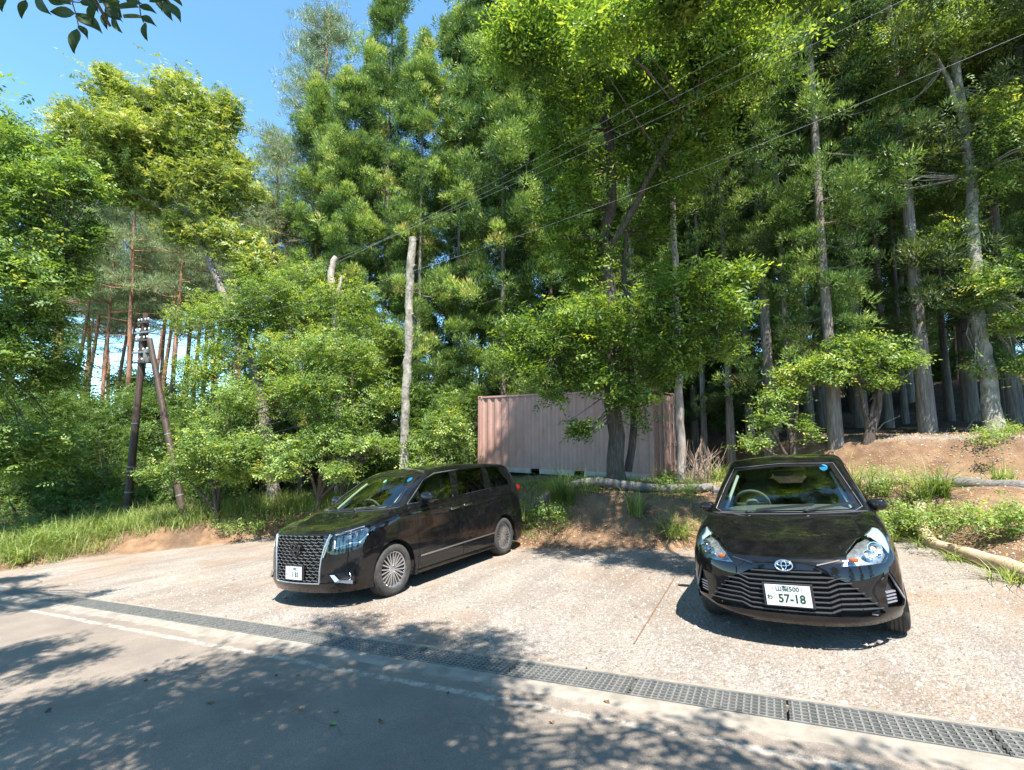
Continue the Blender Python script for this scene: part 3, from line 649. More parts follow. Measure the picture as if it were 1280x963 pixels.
def mirror(car, x, y, z, s, sc=1, glassy=True):
    b = MB(); b.ell((x, y+s*.115*sc, z), (.085*sc, .125*sc, .088*sc), 20, 12, .75); b.bar((x+.02, y-s*.03, z-.10*sc), (x, y+s*.07, z-.06*sc), .05*sc, .07*sc)
    return b.build('mirror', PAINT, car, 50)
def bez_side(x0, x1, z0, z1): return [(x0, z0), (x1, z0), (x1, z1), (x0, z1)]
def circ(cx, cz, r, n=24): return [(cx+r*math.cos(2*math.pi*i/n), cz+r*math.sin(2*math.pi*i/n)) for i in range(n)]
def gapline(x0, z0, x1, z1, w=.004): return [(x0-w, z0), (x0+w, z0), (x1+w, z1), (x1-w, z1)]

def build_car(kind, mw):
    van = kind == 'van'
    N = van_nets() if van else hatch_nets(); G = car_grids(N)
    car = empty('minivan' if van else 'hatchback', mw)
    tub = cells(G['tub'], True); green = cells(G['green'], True); hood = cells(G['hood']); roof = cells(G['roof'])
    # outward winding check
    def orient(polys, c):
        nn = normals(polys); s = sum(np.dot(n, p.mean(0)-np.array(c)) for n, p in zip(nn, polys))
        return polys if s > 0 else [p[::-1] for p in polys]
    cx = -1.5 if van else -1.2
    tub, green, hood, roof = orient(tub, (cx, 0, .7)), orient(green, (cx, 0, 1)), orient(hood, (cx, 0, .2)), orient(roof, (cx, 0, .2))
    wb, r, wr, hw = (-3.0, .352, .40, .91) if van else (-2.51, .295, .345, .84)
    side = lambda c: abs(c[1]) > .62
    inner = []                                                # recessed backing
    for wx in (0., wb):
        _, tub = cut(tub, circ(wx, r+.005, wr), SIDE, side)
    front = lambda c: c[0] > .2
    gaps = []
    def do_gap(polys, C, proj, test):
        g, o = cut(polys, C, proj, test); gaps.extend(offset(g, -.012)); return o
    crn = lambda c: c[0] > -.3 and abs(c[1]) > (.35 if not van else .45)
    if van:
        HL = [(-.135, .945), (-.165, .742), (.079, .765), (.235, .795), (.395, .965), (.27, 1.03), (.07, .985)]
        GR = [(-.56, .945), (-.46, .62), (-.435, .345), (.435, .345), (.46, .62), (.56, .945), (0, .935)]
        FOG = [(-.20, .455), (.13, .485), (.13, .30), (-.10, .345)]
    else:
        HL = [(-.215, .648), (.163, .66), (.30, .76), (.47, .870), (.43, .885), (.13, .818), (-.09, .742)]
        GR = [(-.24, .617), (-.43, .53), (-.65, .30), (-.60, .272), (.60, .272), (.65, .30), (.43, .53), (.24, .617)]
        FOG = [(.145, .60), (.055, .45), (.05, .33), (.24, .32), (.275, .39)]
    hl, tub = cut(tub, HL, CORN, crn); hl2, hood = cut(hood, HL, CORN, crn); hl = hl+hl2
    gr, tub = cut(tub, GR, FRONT, lambda c: c[0] > .45)
    fog, tub = cut(tub, FOG, CORN, crn)
    # ---- panels
    if van:
        tub = do_gap(tub, gapline(-.50, 1.19, -.485, .24), SIDE, side); tub = do_gap(tub, gapline(-1.575, 1.25, -1.62, .24), SIDE, side)
        tub = do_gap(tub, gapline(-2.53, 1.30, -2.50, .55), SIDE, side); tub = do_gap(tub, [(-2.50, 1.128), (-3.45, 1.132), (-3.45, 1.142), (-2.50, 1.138)], SIDE, side)
        tub = do_gap(tub, [(-.46, .43), (-2.63, .44), (-2.63, .448), (-.46, .438)], SIDE, side)
        tub = do_gap(tub, gapline(.30, .93, .37, .70, .003), SIDE, side)
        for a, b in (((-2.95, .85), (-2.95, 1.02)), ((-3.10, .85), (-3.10, 1.02))): pass
        d1, tub = cut(tub, [(-.496, 1.25), (-.481, .438), (-1.612, .438), (-1.571, 1.27)], SIDE, side)
        d2, tub = cut(tub, [(-1.579, 1.27), (-1.618, .44), (-2.50, .44), (-2.528, 1.33)], SIDE, side)
        doors = [('front_door', d1), ('sliding_door', d2)]
        W = [('door_window', [(-.655, 1.228), (-.655, 1.40), (-.86, 1.535), (-1.14, 1.632), (-1.53, 1.66), (-1.445, 1.225)], GLASS),
             ('quarter_window', [(-.375, 1.222), (-.61, 1.230), (-.61, 1.378)], GLASS),
             ('rear_door_window', [(-1.65, 1.245), (-1.72, 1.672), (-2.53, 1.697), (-2.50, 1.29)], GLASSD),
             ('rear_side_window', [(-2.715, 1.30), (-2.69, 1.70), (-3.45, 1.695), (-3.55, 1.325)], GLASSD)]
        WS = [(-.62, 1.165), (.62, 1.165), (.715, 1.25), (.60, 1.625), (0, 1.652), (-.60, 1.625), (-.715, 1.25)]
        RW = [(-.62, 1.34), (.62, 1.34), (.52, 1.66), (-.52, 1.66)]
    else:
        tub = do_gap(tub, gapline(-.52, 1.0, -.55, .26), SIDE, side); tub = do_gap(tub, gapline(-1.62, 1.05, -1.58, .26), SIDE, side)
        tub = do_gap(tub, gapline(-2.35, 1.1, -2.2, .5), SIDE, side)
        d1, tub = cut(tub, [(-.524, 1.1), (-.554, .27), (-1.576, .27), (-1.616, 1.1)], SIDE, side)
        d2, tub = cut(tub, [(-1.624, 1.15), (-1.584, .27), (-2.05, .27), (-2.196, .5), (-2.346, 1.15)], SIDE, side)
        doors = [('front_door', d1), ('rear_door', d2)]
        W = [('door_window', [(-.64, 1.03), (-.93, 1.26), (-1.18, 1.395), (-1.60, 1.42), (-1.60, 1.06)], GLASS),
             ('rear_door_window', [(-1.70, 1.07), (-1.70, 1.42), (-2.2, 1.41), (-2.42, 1.12)], GLASSD)]
        WS = [(-.61, .968), (.61, .968), (.675, 1.0), (.515, 1.42), (0, 1.447), (-.515, 1.42), (-.675, 1.0)]
        RW = [(-.52, 1.1), (.52, 1.1), (.42, 1.40), (-.42, 1.40)]
    for nm, d in doors:
        for s in (1, -1):
            p = [q for q in d if q.mean(0)[1]*s > 0]; dr = panel(p, nm, PAINT, car, .015)
            x0, z0 = ({'front_door': (-1.42, 1.055), 'sliding_door': (-1.79, 1.08)} if van else {'front_door': (-1.46, .83), 'rear_door': (-2.15, .87)})[nm]
            yh = (.912 if van else .823)*s
            h = MB(); h.bar((x0-.12, yh+.022*s, z0), (x0+.12, yh+.022*s, z0-.012), .018, .032); h.box((x0-.1, yh+.006*s, z0), (.02, .04, .02)); h.box((x0+.1, yh+.006*s, z0-.01), (.02, .04, .02))
            h.build('door_handle', CHROME if van else PAINT, dr, 30, bevel=.006)
    for nm, C, m in W:
        g, green = cut(green, C, SIDE, side if not van else (lambda c: abs(c[1]) > .6)) if van else cut(green, C, SIDE, lambda c: abs(c[1]) > .48)
        for s in (1, -1): panel(offset([q for q in g if q.mean(0)[1]*s > 0], -.006), nm, m, car, 0)
    ws, green = cut(green, WS, FRONT, lambda c: c[0] > (-1.2 if van else -1.25))
    rw, green = cut(green, RW, FRONT, lambda c: c[0] < (-3.5 if van else -2.6))
    W1 = [(y*.94, zz) for y, zz in WS]
    zc = sum(zz for y, zz in WS)/len(WS); W1 = [(y*.93, zc+(zz-zc)*(.92 if van else .90)) for y, zz in WS]
    clear, frit = cut(offset(ws, -.004), W1, FRONT, lambda c: True)
    wsp = panel(clear, 'windscreen', GLASS, car, 0); panel(frit, 'black_border', mat('frit', (.01, .01, .011), .08), wsp, 0)
    panel(offset(rw, -.004), 'rear_window', GLASSD, car, 0)
    gcol = green+roof
    panel(gcol, 'cabin', PAINT, car, .02, 50); panel(tub, 'body', PAINT, car, .015, 40)
    panel(gaps, 'panel_gap', MATTE, car, 0)
    # hood: pulled in a touch so the shut line reads
    panel(offset(hood, .002), 'hood', PAINT, car, .012, 40)
    # ---- lamps
    for s in (1, -1):
        h = [q for q in hl if q.mean(0)[1]*s > 0]
        lamp = panel(offset(h, -.055 if van else -.045), 'headlight', REFLD if van else REFL, car, 0)
        panel(offset(h, -.001), 'lens', LENS, lamp, 0)
        d = MB()
        def cp(a, z, depth):                                   # point at corner coords a,z, depth behind lens
            best = min(h, key=lambda q: np.sum((CORN(q).mean(0)-np.array((a, z)))**2)); c = best.mean(0).copy(); n = np.array([1, s, .0])/2**.5
            c[:2] -= n[:2]*depth; return c
        axis = np.array([.85, .5*s, .1]); axis /= np.linalg.norm(axis)
        def bowl(mb, c, rr, dep=.05, n=20):
            R = np.array(Vector(axis).to_track_quat('Z', 'Y').to_matrix())
            b = MB().lathe([(rr*.15, -dep), (rr*.6, -dep*.75), (rr*.9, -dep*.3), (rr, 0), (rr*1.06, 0)], n, 'z'); mb.add(np.vstack(b.v)@R.T+c, b.f)
        if van:
            for a, z in ((-.02, .885), (.10, .90), (.20, .925)): bowl(d, cp(a, z, .012), .030)
            d.build('reflector_bowl', mat('smoked_chrome', (.25, .25, .26), .25, 1), lamp, 40)
            L = MB(); pts = [cp(a, z, .006) for a, z in ((-.12, .84), (-.125, .775), (.05, .795), (.20, .825), (.30, .90))]
            for p, q in zip(pts[:-1], pts[1:]): L.bar(p, q, .012, .014)
            L.build('light_guide', mat('white_light_guide', (.85, .87, .9), .3), lamp, 30)
            L = MB(); pts = [cp(a, z, .004) for a, z in ((-.12, .935), (.08, .968), (.26, 1.005))]
            for p, q in zip(pts[:-1], pts[1:]): L.bar(p, q, .01, .02)
            L.build('chrome_brow', CHROME, lamp, 30)
        else:
            bowl(d, cp(.13, .745, .008), .058, .05); bowl(d, cp(.02, .725, .008), .040, .04); d.build('reflector_bowl', CHROME, lamp, 40)
            B = MB(); c = cp(-.09, .69, .012); B.ell(c, (.022, .035, .016), 10, 6, .6); B.build('indicator_bulb', AMBER, lamp, 40)
            B = MB(); c = cp(.13, .745, .03); B.ell(c, (.02, .02, .02), 10, 6); c = cp(.02, .725, .03); B.ell(c, (.015, .015, .015), 10, 6); B.build('bulb', mat('bulb', (.9, .9, .85), .1), lamp, 40)
            U = MB(); up = [q for q in h if CORN(q).mean(0)[0] > .24]
            panel(offset(up, -.012), 'pale_marker_strip', mat('pale_lamp_strip', (.30, .38, .38), .35), lamp, 0)
    # ---- recess backings
    panel(offset(gr, -.055), 'grille_recess', MATTE, car, 0)
    for s in (1, -1): panel(offset([q for q in fog if q.mean(0)[1]*s > 0], -.05), 'fog_lamp_recess', TRIM, car, 0)
    def fx(y, z):
        """front surface x at (y,z)"""
        g = G['tub'].reshape(-1, 3); m = g[:, 0] > .4; g = g[m]; d = (g[:, 1]-abs(y))**2+(g[:, 2]-z)**2; k = np.argsort(d)[:4]; wgt = 1/(d[k]+1e-6); return float((g[k, 0]*wgt).sum()/wgt.sum())
    if van:
        halfw = lambda z: np.interp(z, [.345, .62, .945], [.43, .455, .55])
        m = MB(); nrow = 15
        for i in range(nrow):                                  # staggered short chrome bars of the mesh
            z = .37+i*(.925-.37)/(nrow-1); h = halfw(z); n = int(2*h/.105); o = (i % 2)*.5
            dense = z < .60
            for j in range(-1, n+1):
                y0 = -h+(j+o)*2*h/n; y1 = y0+.082; y0, y1 = max(y0, -h), min(y1, h)
                if y1-y0 < .02: continue
                m.bar((fx(y0, z)-.012, y0, z+.006), (fx(y1, z)-.008, y1, z-.004), .02, .011)
                if j % 1 == 0 and i < nrow-1 and y1 < h: m.bar((fx(y1, z)-.014, y1-.004, z-.004), (fx(y1, z)-.014, min(y1+.03, h), z+.02), .016, .007)
        m.build('grille', DARKCH, car)
        fr = MB()
        for s in (1, -1):
            pts = [(fx(s*y, z)+.004, s*y, z) for y, z in ((.565, .945), (.505, .78), (.465, .62), (.45, .5), (.44, .345))]
            for p, q in zip(pts[:-1], pts[1:]): fr.bar(p, q, .022, .024, up=(1, 0, 0))
        P = [(fx(y, .338)+.004, y, .338) for y in np.linspace(-.44, .44, 9)]
        for p, q in zip(P[:-1], P[1:]): fr.bar(p, q, .022, .016)
        fr.build('grille_surround', SATIN, car, bevel=.004)
        # wing shaped chrome beside the grille
        for s in (1, -1):
            c = MB(); a = [(fx(s*y, z)+.006, s*y, z) for y, z in ((.60, .93), (.55, .80), (.495, .66))]; b = [(fx(s*y, z)+.006, s*y, z) for y, z in ((.575, .93), (.525, .80), (.49, .66))]
            c.add(a+b, [(0, 3, 4, 1), (1, 4, 5, 2)]); c.build('chrome_wing', CHROME, car)
            f = MB(); y0 = .80; 
            cc = (.675, s*.74, .40); f.lathe([(.0, -.02), (.045, -.01), (.052, .0), (.055, .012), (.05, .02)], 20, 'x', cc); f.build('fog_lamp', CHROME, car, 40)
            f = MB(); q = [(fx(s*.60, .44)+.01, s*.595, .445), (.835, s*.665, .355), (.665, s*.80, .305), (.665, s*.80, .35), (.80, s*.70, .375), (.825, s*.64, .44)]
            q = [np.array(t_) for t_ in q]
            f.add(q, [(0, 1, 4, 5), (1, 2, 3, 4)]); o = f.build('fog_lamp_trim', SATIN, car); sm = o.modifiers.new('s', 'SOLIDIFY'); sm.thickness = .02
        e = MB(); ex = fx(0, .75)+.012
        e.lathe([(.078, 0), (.088, .008), (.088, .018), (.070, .018), (.066, .004)], 32, 'x', (ex, 0, .755)); e.box((ex+.012, 0, .755), (.014, .20, .035)); e.build('emblem', mat('emblem_black', (.012, .012, .013), .15), car, 40)
    else:
        hwz = lambda z: np.interp(z, [.272, .30, .53, .617], [.60, .65, .43, .24])
        for i, z in enumerate(np.linspace(.298, .602, 9)):
            m = MB(); h = hwz(z)-.012; wv = .04 if i < 8 else 0
            ys = [-h, -h*.72, -h*.72+.07, h*.72-.07, h*.72, h]; ys = [-h, -.36-.0*z, -.29, .29, .36, h] if h > .42 else [-h, -h*.5, 0, 0.001, h*.5, h]
            zs = [z+wv*.9, z+wv*.75, z, z, z+wv*.75, z+wv*.9] if h > .42 else [z]*6
            pts = [(fx(y, zz)-.012, y, zz) for y, zz in zip(ys, zs)]
            sub = []
            for p, q in zip(pts[:-1], pts[1:]):
                n = max(1, int(abs(q[1]-p[1])/.1))
                for t in range(n):
                    f0 = t/n; y = p[1]+(q[1]-p[1])*f0; zz = p[2]+(q[2]-p[2])*f0; sub.append((fx(y, zz)-.012, y, zz))
            sub.append(pts[-1])
            for p, q in zip(sub[:-1], sub[1:]): m.bar(p, q, .03, .012)
            m.build('grille_bar', mat('grille_plastic', (.04, .04, .042), .25), car, bevel=.004)
        # painted lip under the grille is part of the body; thin chrome strips from lamp to badge
        for s in (1, -1):
            c = MB(); P = [(fx(s*.40, .70)+.004, s*.40, .695), (fx(s*.31, .68)+.004, s*.31, .676), (fx(s*.235, .662)+.006, s*.235, .660)]
            for p, q in zip(P[:-1], P[1:]): c.bar(p, q, .02, .010)
            c.build('chrome_strip', CHROME, car)
            f = MB(); ax = np.array([.8, .6*s, 0]); R = np.array(Vector(ax).to_track_quat('Z', 'Y').to_matrix())
            for k, zz in enumerate((.355, .38, .405, .43)): f.bar((.545, s*.665, zz), (.455, s*.735, zz+.0), .03, .010)
            f.bar((.51, s*.715, .60), (.415, s*.80, .36), .012, .012); f.build('fog_lamp_trim', mat('fog_grey', (.32, .32, .36), .25, .5), car)
        for rr, m_ in (((.090, .058), CHROME),):
            e = MB(); A = np.linspace(0, 2*np.pi, 33)
            ex = fx(0, .65)+.010
            def oval(a_, b_, rad, dz=0, dy=0, rot=0):
                P = np.stack([np.full(33, ex), dy+a_*np.cos(A), .652+dz+b_*np.sin(A)], 1); P[:, 0] += -.35*(P[:, 2]-.652)
                e.tube(P, rad, 8, False)
            oval(.064, .041, .0058); oval(.050, .015, .0045, .012); oval(.019, .034, .0045, 0.002)
            e.build('emblem', CHROME, car, 60)
        e = MB(); P = [(fx(0, .65)-.002, .058*math.cos(t), .652+.036*math.sin(t)) for t in np.linspace(0, 2*np.pi, 24, endpoint=False)]
        P = [(x-.35*(z-.652), y, z) for x, y, z in P]; e.add(P, [tuple(range(24))]); e.build('emblem_back', TRIM, car)
    # ---- plate
    pz = (.465 if van else .42); px = (fx(0, pz)+.02); tilt = -.05
    base = MB(); base.box((px-.012, 0, pz), (.02, .37, .19)); pb = base.build('plate_holder', TRIM, car, bevel=.004)
    pl = MB(); pl.box((px+.004, 0, pz), (.004, .33, .165)); plate = pl.build('number_plate', PLATEW, car, bevel=.001)
    X = px+.0075
    if van:
        text_obj('1 83', .088, PLATEG, plate, (X, .035, pz-.022), sx=.95, bold=.0012); text_obj('302', .048, PLATEG, plate, (X, .03, pz+.052), bold=.001); text_obj('わ', .035, PLATEG, plate, (X, -.135, pz-.02))
    else:
        text_obj('57-18', .093, PLATEG, plate, (X, .025, pz-.025), sx=.92, bold=.002); text_obj('山梨500', .050, PLATEG, plate, (X, .0, pz+.052), bold=.0003); text_obj('わ', .042, PLATEG, plate, (X, -.135, pz-.02), bold=.001)
        for yy in (-.105, .105): b = MB(); b.ell((X, yy, pz+.058), (.003, .006, .006), 8, 4); b.build('plate_bolt', SATIN, plate)
    # ---- wheels, wells, floor
    for x in (0., wb):
        for s in (1, -1): wheel(car, x, s*(hw-(.118 if van else .10)), r, .225 if van else .18, .238 if van else .185, 11 if van else 9, s)
    fl = MB(); z0 = .24 if van else .23; L = (-3.8, .72) if van else (-3.0, .55)
    wi = .60 if van else .56
    fl.box(((L[0]+L[1])/2, 0, z0+.03), (L[1]-L[0], 2*wi, .06))
    fl.box((.5*(wb+.42-.42)+0, 0, z0+.03), (-wb-2*wr-.02, 2*(hw-.05), .058))
    for x in (0., wb):                                        # wheel liners
        a = np.linspace(-.15, np.pi+.15, 14)
        for s in (1, -1):
            Gd = np.array([[(x+(wr+.012)*math.cos(t), s*yy, r+(wr+.012)*math.sin(t)) for yy in (wi-.02, hw-.02)] for t in a]); fl.grid(Gd)
            c = [(x+(wr+.012)*math.cos(t), s*(wi-.02), r+(wr+.012)*math.sin(t)) for t in a]; fl.add(c, [tuple(range(len(c)))])
    fl.build('underbody', MATTE, car)
    # ---- interior
    f2 = MB(); f2.box((-1.9 if van else -1.5, 0, .52 if van else .40), (3.4 if van else 2.6, 1.5 if van else 1.36, .02)); f2.build('cabin_floor', CLOTH, car)
    if van:
        D = MB(); D.ell((-.45, 0, 1.03), (.36, .78, .14), 24, 8, .45); dash = D.build('dashboard', DASH, car, 60)
        for x in (-1.25, -2.15, -3.0):
            for s in (.38, -.38): seat(car, x, s, .75)
        swx, swy, swz = -.82, -.38, 1.12
    else:
        D = MB(); D.ell((-.62, 0, .90), (.34, .66, .10), 24, 8, .45); D.build('dashboard', DASH, car, 60)
        for x in (-1.35, -2.15):
            for s in (.36, -.36): seat(car, x, s, .50)
        swx, swy, swz = -.93, -.36, 1.0
    st = MB(); a = np.linspace(0, 2*np.pi, 25); P = np.stack([swx+.09*np.sin(a), swy+.185*np.cos(a), swz+.16*np.sin(a)], 1); st.tube(P, .016, 8, False)
    st.ell((swx, swy, swz), (.03, .07, .06), 10, 6, .7); st.bar((swx, swy-.17, swz), (swx, swy+.17, swz), .02, .03); st.build('steering_wheel', DASH, car, 50)
    rm = MB(); rm.ell((-1.12, 0, 1.50) if van else (-1.18, 0, 1.33), (.02, .11, .035), 12, 6, .6); rm.build('rear_view_mirror', TRIM, car, 50)
    # stickers behind the glass, upper corner
    def stuck(y, z, r_, m, nm):
        Gg = G['green']; g = Gg.reshape(-1, 3); g = g[g[:, 0] > (-1.15 if van else -1.2)]; d = (g[:, 1]-abs(y))**2+(g[:, 2]-z)**2; k = np.argsort(d)[:4]; x = g[k, 0].mean()
        sl = (.47/.85 if van else .45/.75); c = MB(); P = [(x-.022-(math.sin(t)*r_*.83/sl*.8 if True else 0)*.9, y+r_*math.cos(t), z+.8*r_*math.sin(t)) for t in np.linspace(0, 2*np.pi, 20, endpoint=False)]
        c.add(P, [tuple(range(20))]); c.build(nm, m, car)
    BL = mat('blue_sticker', (.02, .25, .62), .4, 0)
    if van: stuck(.50, 1.575, .045, BL, 'inspection_sticker'); stuck(.02, 1.57, .03, mat('pale_sticker', (.4, .6, .6), .4), 'inspection_sticker')
    else: stuck(.42, 1.385, .04, BL, 'inspection_sticker')
    # ---- wipers
    wp = MB()
    if van: arms = [((-.02, .30), (-.10, -.45)), ((-.05, -.35), (-.09, -.62))]; arms = [((.0, .10, 1.172), (-.14, .62, 1.215)), ((.0, -.50, 1.165), (.0, .05, 1.185))]
    else: arms = [((-.27, -.34, .985), (-.305, .26, 1.035)), ((-.27, .20, .99), (-.37, .62, 1.045))]
    for p, q in arms:
        w_ = MB(); w_.bar(p, q, .016, .012); w_.bar((p[0]-.03, p[1]+.08, p[2]+.012), (q[0]-.01, q[1]+.02, q[2]+.012), .010, .022); w_.ell(p, (.022, .03, .018), 8, 6); w_.build('wiper', TRIM, car, 30)
    cw = MB()
    Cc = cr(N['cowl'], np.linspace(0, 2.6, 14)); full = np.vstack([Cc[::-1]*np.array([1, -1, 1]), Cc[1:]])
    for p, q in zip(full[:-1], full[1:]): cw.bar(p+np.array([-.03, 0, .0]), q+np.array([-.03, 0, .0]), .05, .012)
    cw.build('cowl_panel', mat('cowl_grey', (.06, .06, .062), .5), car)
    def gpt3(y, z, push):                                      # point on the windscreen surface
        g = G['green'].reshape(-1, 3); g = g[g[:, 0] > (-1.22 if van else -1.3)]; d = (g[:, 1]-abs(y))**2+(g[:, 2]-z)**2; k = np.argsort(d)[:4]; wgt = 1/(d[k]+1e-5); x = float((g[k, 0]*wgt).sum()/wgt.sum()); return np.array((x+push, y, z+push*.6))
    ml = MB(); W2 = [(y*1.012, zz+.004) for y, zz in WS]+[(WS[0][0]*1.012, WS[0][1]+.004)]
    for (ya, za), (yb, zb) in zip(W2[:-1], W2[1:]):
        n = 6; P = [gpt3(ya+(yb-ya)*t/n, za+(zb-za)*t/n, .006) for t in range(n+1)]; ml.tube(P, .003, 5, False)
    ml.build('windscreen_moulding', mat('grey_seal', (.13, .13, .135), .4) if not van else TRIM, car, 60)
    for s in (1, -1):
        ya, za, yb, zb = (.60, 1.22, .53, 1.58) if van else (.595, 1.02, .485, 1.37)
        P = [gpt3(s*(ya+(yb-ya)*t/6), za+(zb-za)*t/6, -.07) for t in range(7)]; lp = MB(); lp.tube(P, .018, 8); lp.build('pillar_trim', LINING, car, 60)
    # ---- mirrors and bright trim
    for s in (1, -1):
        if van: mirror(car, -.62, s*.90, 1.285, s, 1.0)
        else: mirror(car, -.66, s*.745, 1.0, s, .66)
    if van:
        def on_side(x, z, s, push=.004, src='green'):
            g = G[src].reshape(-1, 3); g = g[np.abs(g[:, 1]) > .5]; d = (g[:, 0]-x)**2*.5+(g[:, 2]-z)**2; k = np.argsort(d)[:4]; wgt = 1/(d[k]+1e-5); return (x, s*(float((g[k, 1]*wgt).sum()/wgt.sum())+push), z)
        for s in (1, -1):
            tr = MB(); P = [(-.36, 1.215), (-.62, 1.392), (-.86, 1.55), (-1.14, 1.648), (-1.55, 1.675), (-2.1, 1.70), (-2.6, 1.713), (-3.1, 1.717), (-3.46, 1.712)]
            P = [on_side(x, z, s) for x, z in P]
            for p, q in zip(P[:-1], P[1:]): tr.bar(p, q, .012, .013)
            P = [on_side(x, z, s) for x, z in ((-.36, 1.213), (-.65, 1.216), (-1.1, 1.212), (-1.5, 1.222), (-2.0, 1.252), (-2.6, 1.282), (-3.1, 1.30), (-3.55, 1.313))]
            for p, q in zip(P[:-1], P[1:]): tr.bar(p, q, .012, .013)
            tr.build('chrome_window_line', SATIN, car)
            st_ = MB(); P = [(x, s*.928, .440+.012*(-x-.5)) for x in np.linspace(-.52, -2.6, 8)]
            for p, q in zip(P[:-1], P[1:]): st_.bar(p, q, .012, .020)
            st_.build('chrome_side_strip', SATIN, car)
            sk = MB()
            sk.bar((-.44, s*.905, .225), (-2.60, s*.905, .225), .04, .05); sk.build('side_skirt', PAINT, car, bevel=.012)
            mf = MB(); mf.box((-.42, s*.86, .27), (.012, .14, .16)); mf.box((-3.44, s*.86, .27), (.012, .14, .16)); mf.build('mud_flap', TRIM, car)
            pil = MB()
            for (xa, za, xb, zb) in ((-1.49, 1.225, -1.585, 1.665), (-1.60, 1.235, -1.66, 1.668)): pass
            tl = MB(); tl.ell((-3.80, s*.775, 1.22), (.10, .07, .07), 12, 8, .6); tl.build('tail_light', mat('tail_red', (.25, .01, .01), .2), car, 50)
            B = MB(); P = [on_side(x, z, s, .002) for x, z in ((-1.465, 1.23), (-1.555, 1.66), (-1.575, 1.66), (-1.485, 1.23))]
            B.add(P, [(0, 1, 2, 3)]); B.build('chrome_pillar_line', SATIN, car)
    return car

CARS = []
if 1:
    v = build_car('van', lot_frame(-2.4028, 7.2627, -2.09346)); tag(v, 'glossy black minivan with chrome mesh grille and wide multi-spoke wheels, parked left on the gravel', 'minivan'); CARS.append(v)
    h = build_car('hatch', lot_frame(2.7612, 4.7015, -2.13755, .0206)); tag(h, 'small black hatchback facing the camera, white plate 57-18 and clear headlights', 'hatchback'); CARS.append(h)
# ---------------------------------------------------------------- vegetation
def at(px, v, y):
    """world point seen at photo pixel (px, v) at forward distance y"""
    a = (px-640)/586.7; b_ = -(v-481.5)/586.7; c, s = math.cos(.096), math.sin(.096); d = np.array([a, c-b_*s, s+b_*c]); t = y/d[1]
    return np.array([0, 0, CAM_H])+d*t
def gat(px, y):
    """ground position in column px at forward distance y"""
    z = 0.
    for _ in range(4): d = y*.9954+(z-CAM_H)*.0958; x = (px-640)/586.7*d; z = tz(x, y)
    return np.array([x, y, z])
def gpt(px, v):
    a = (px-640)/586.7; b_ = -(v-481.5)/586.7; c, s = math.cos(.096), math.sin(.096); d = np.array([a, c-b_*s, s+b_*c]); t = -CAM_H/(d[2]-SX*d[0]-SY*d[1]); return np.array([0, 0, CAM_H])+d*t
SH = np.array([SUN_DIR.x, SUN_DIR.y])/SUN_DIR.z
def leaf_mat(name, stops, trans=.35, rough=.5, tint=(1.25, 1.2, .45)):
    m = bpy.data.materials.new(name); m.use_nodes = True; nt = m.node_tree; P = nt.nodes['Principled BSDF']; out = nt.nodes['Material Output']
    at_ = node(nt, 'ShaderNodeAttribute', attribute_name='tone'); c = ramp(nt, at_.outputs['Fac'], stops)
    nt.links.new(c, P.inputs['Base Color']); P.inputs['Roughness'].default_value = rough; P.inputs['Specular IOR Level'].default_value = .35
    tr = nt.nodes.new('ShaderNodeBsdfTranslucent'); tc = mix(nt, c, tint, 1., 'MULTIPLY'); nt.links.new(tc, tr.inputs[0])
    mx = nt.nodes.new('ShaderNodeMixShader'); mx.inputs[0].default_value = trans; nt.links.new(P.outputs[0], mx.inputs[1]); nt.links.new(tr.outputs[0], mx.inputs[2]); nt.links.new(mx.outputs[0], out.inputs[0]); return m
LM = {
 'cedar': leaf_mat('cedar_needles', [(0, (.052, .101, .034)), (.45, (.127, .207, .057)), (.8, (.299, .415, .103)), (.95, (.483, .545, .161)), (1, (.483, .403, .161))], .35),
 'cedar_painted_shade': leaf_mat('cedar_needles_painted_shade', [(0, (0.028, 0.052, 0.020)), (.6, (0.088, 0.128, 0.040)), (1, (0.200, 0.240, 0.072))], .3),  # darker copy of the cedar needles, forest shade put into the colour
 'broad': leaf_mat('broad_leaves', [(0, (.069, .132, .034)), (.5, (.196, .299, .081)), (.85, (.380, .471, .127)), (1, (.598, .575, .172))], .45),
 'walnut': leaf_mat('compound_leaves', [(0, (.057, .115, .029)), (.55, (.184, .287, .057)), (1, (.425, .506, .103))], .5),
 'maple': leaf_mat('yellow_green_leaves', [(0, (.09, .15, .04)), (.5, (.23, .30, .08)), (1, (.46, .48, .16))], .35),
 'pine': leaf_mat('pine_needles', [(0, (.09, .13, .07)), (.5, (.20, .26, .13)), (1, (.36, .41, .22))], .25),
 'grass': leaf_mat('grass_blades', [(0, (.07, .12, .032)), (.45, (.18, .26, .06)), (.8, (.36, .42, .14)), (.92, (.48, .46, .22)), (1, (.50, .38, .22))], .4),
}
BK = {
 'cedar': noisy('cedar_bark', (.13, .105, .09), (.30, .26, .23), 9, .95, .9, .03, stretch=(3, 3, .22), c3=(.38, .34, .31)),
 'pine': noisy('pine_bark', (.20, .095, .055), (.38, .20, .12), 5, .95, .8, .03, stretch=(1.6, 1.6, .5), c3=(.15, .10, .08)),
 'dark': noisy('dark_bark', (.05, .038, .03), (.15, .115, .09), 11, .95, 1, .04, stretch=(3, 3, .3), c3=(.22, .18, .14)),
 'pale': noisy('pale_bark', (.13, .115, .09), (.36, .33, .27), 6, .95, 1, .04, stretch=(1, 1, .7), c3=(.24, .27, .17), detail=10),
 'snag': noisy('bare_snag_wood', (.22, .175, .15), (.46, .38, .33), 6, .95, 1, .03, stretch=(2, 2, .3)),
}
def unit(v): return v/(np.linalg.norm(v, axis=-1, keepdims=True)+1e-9)
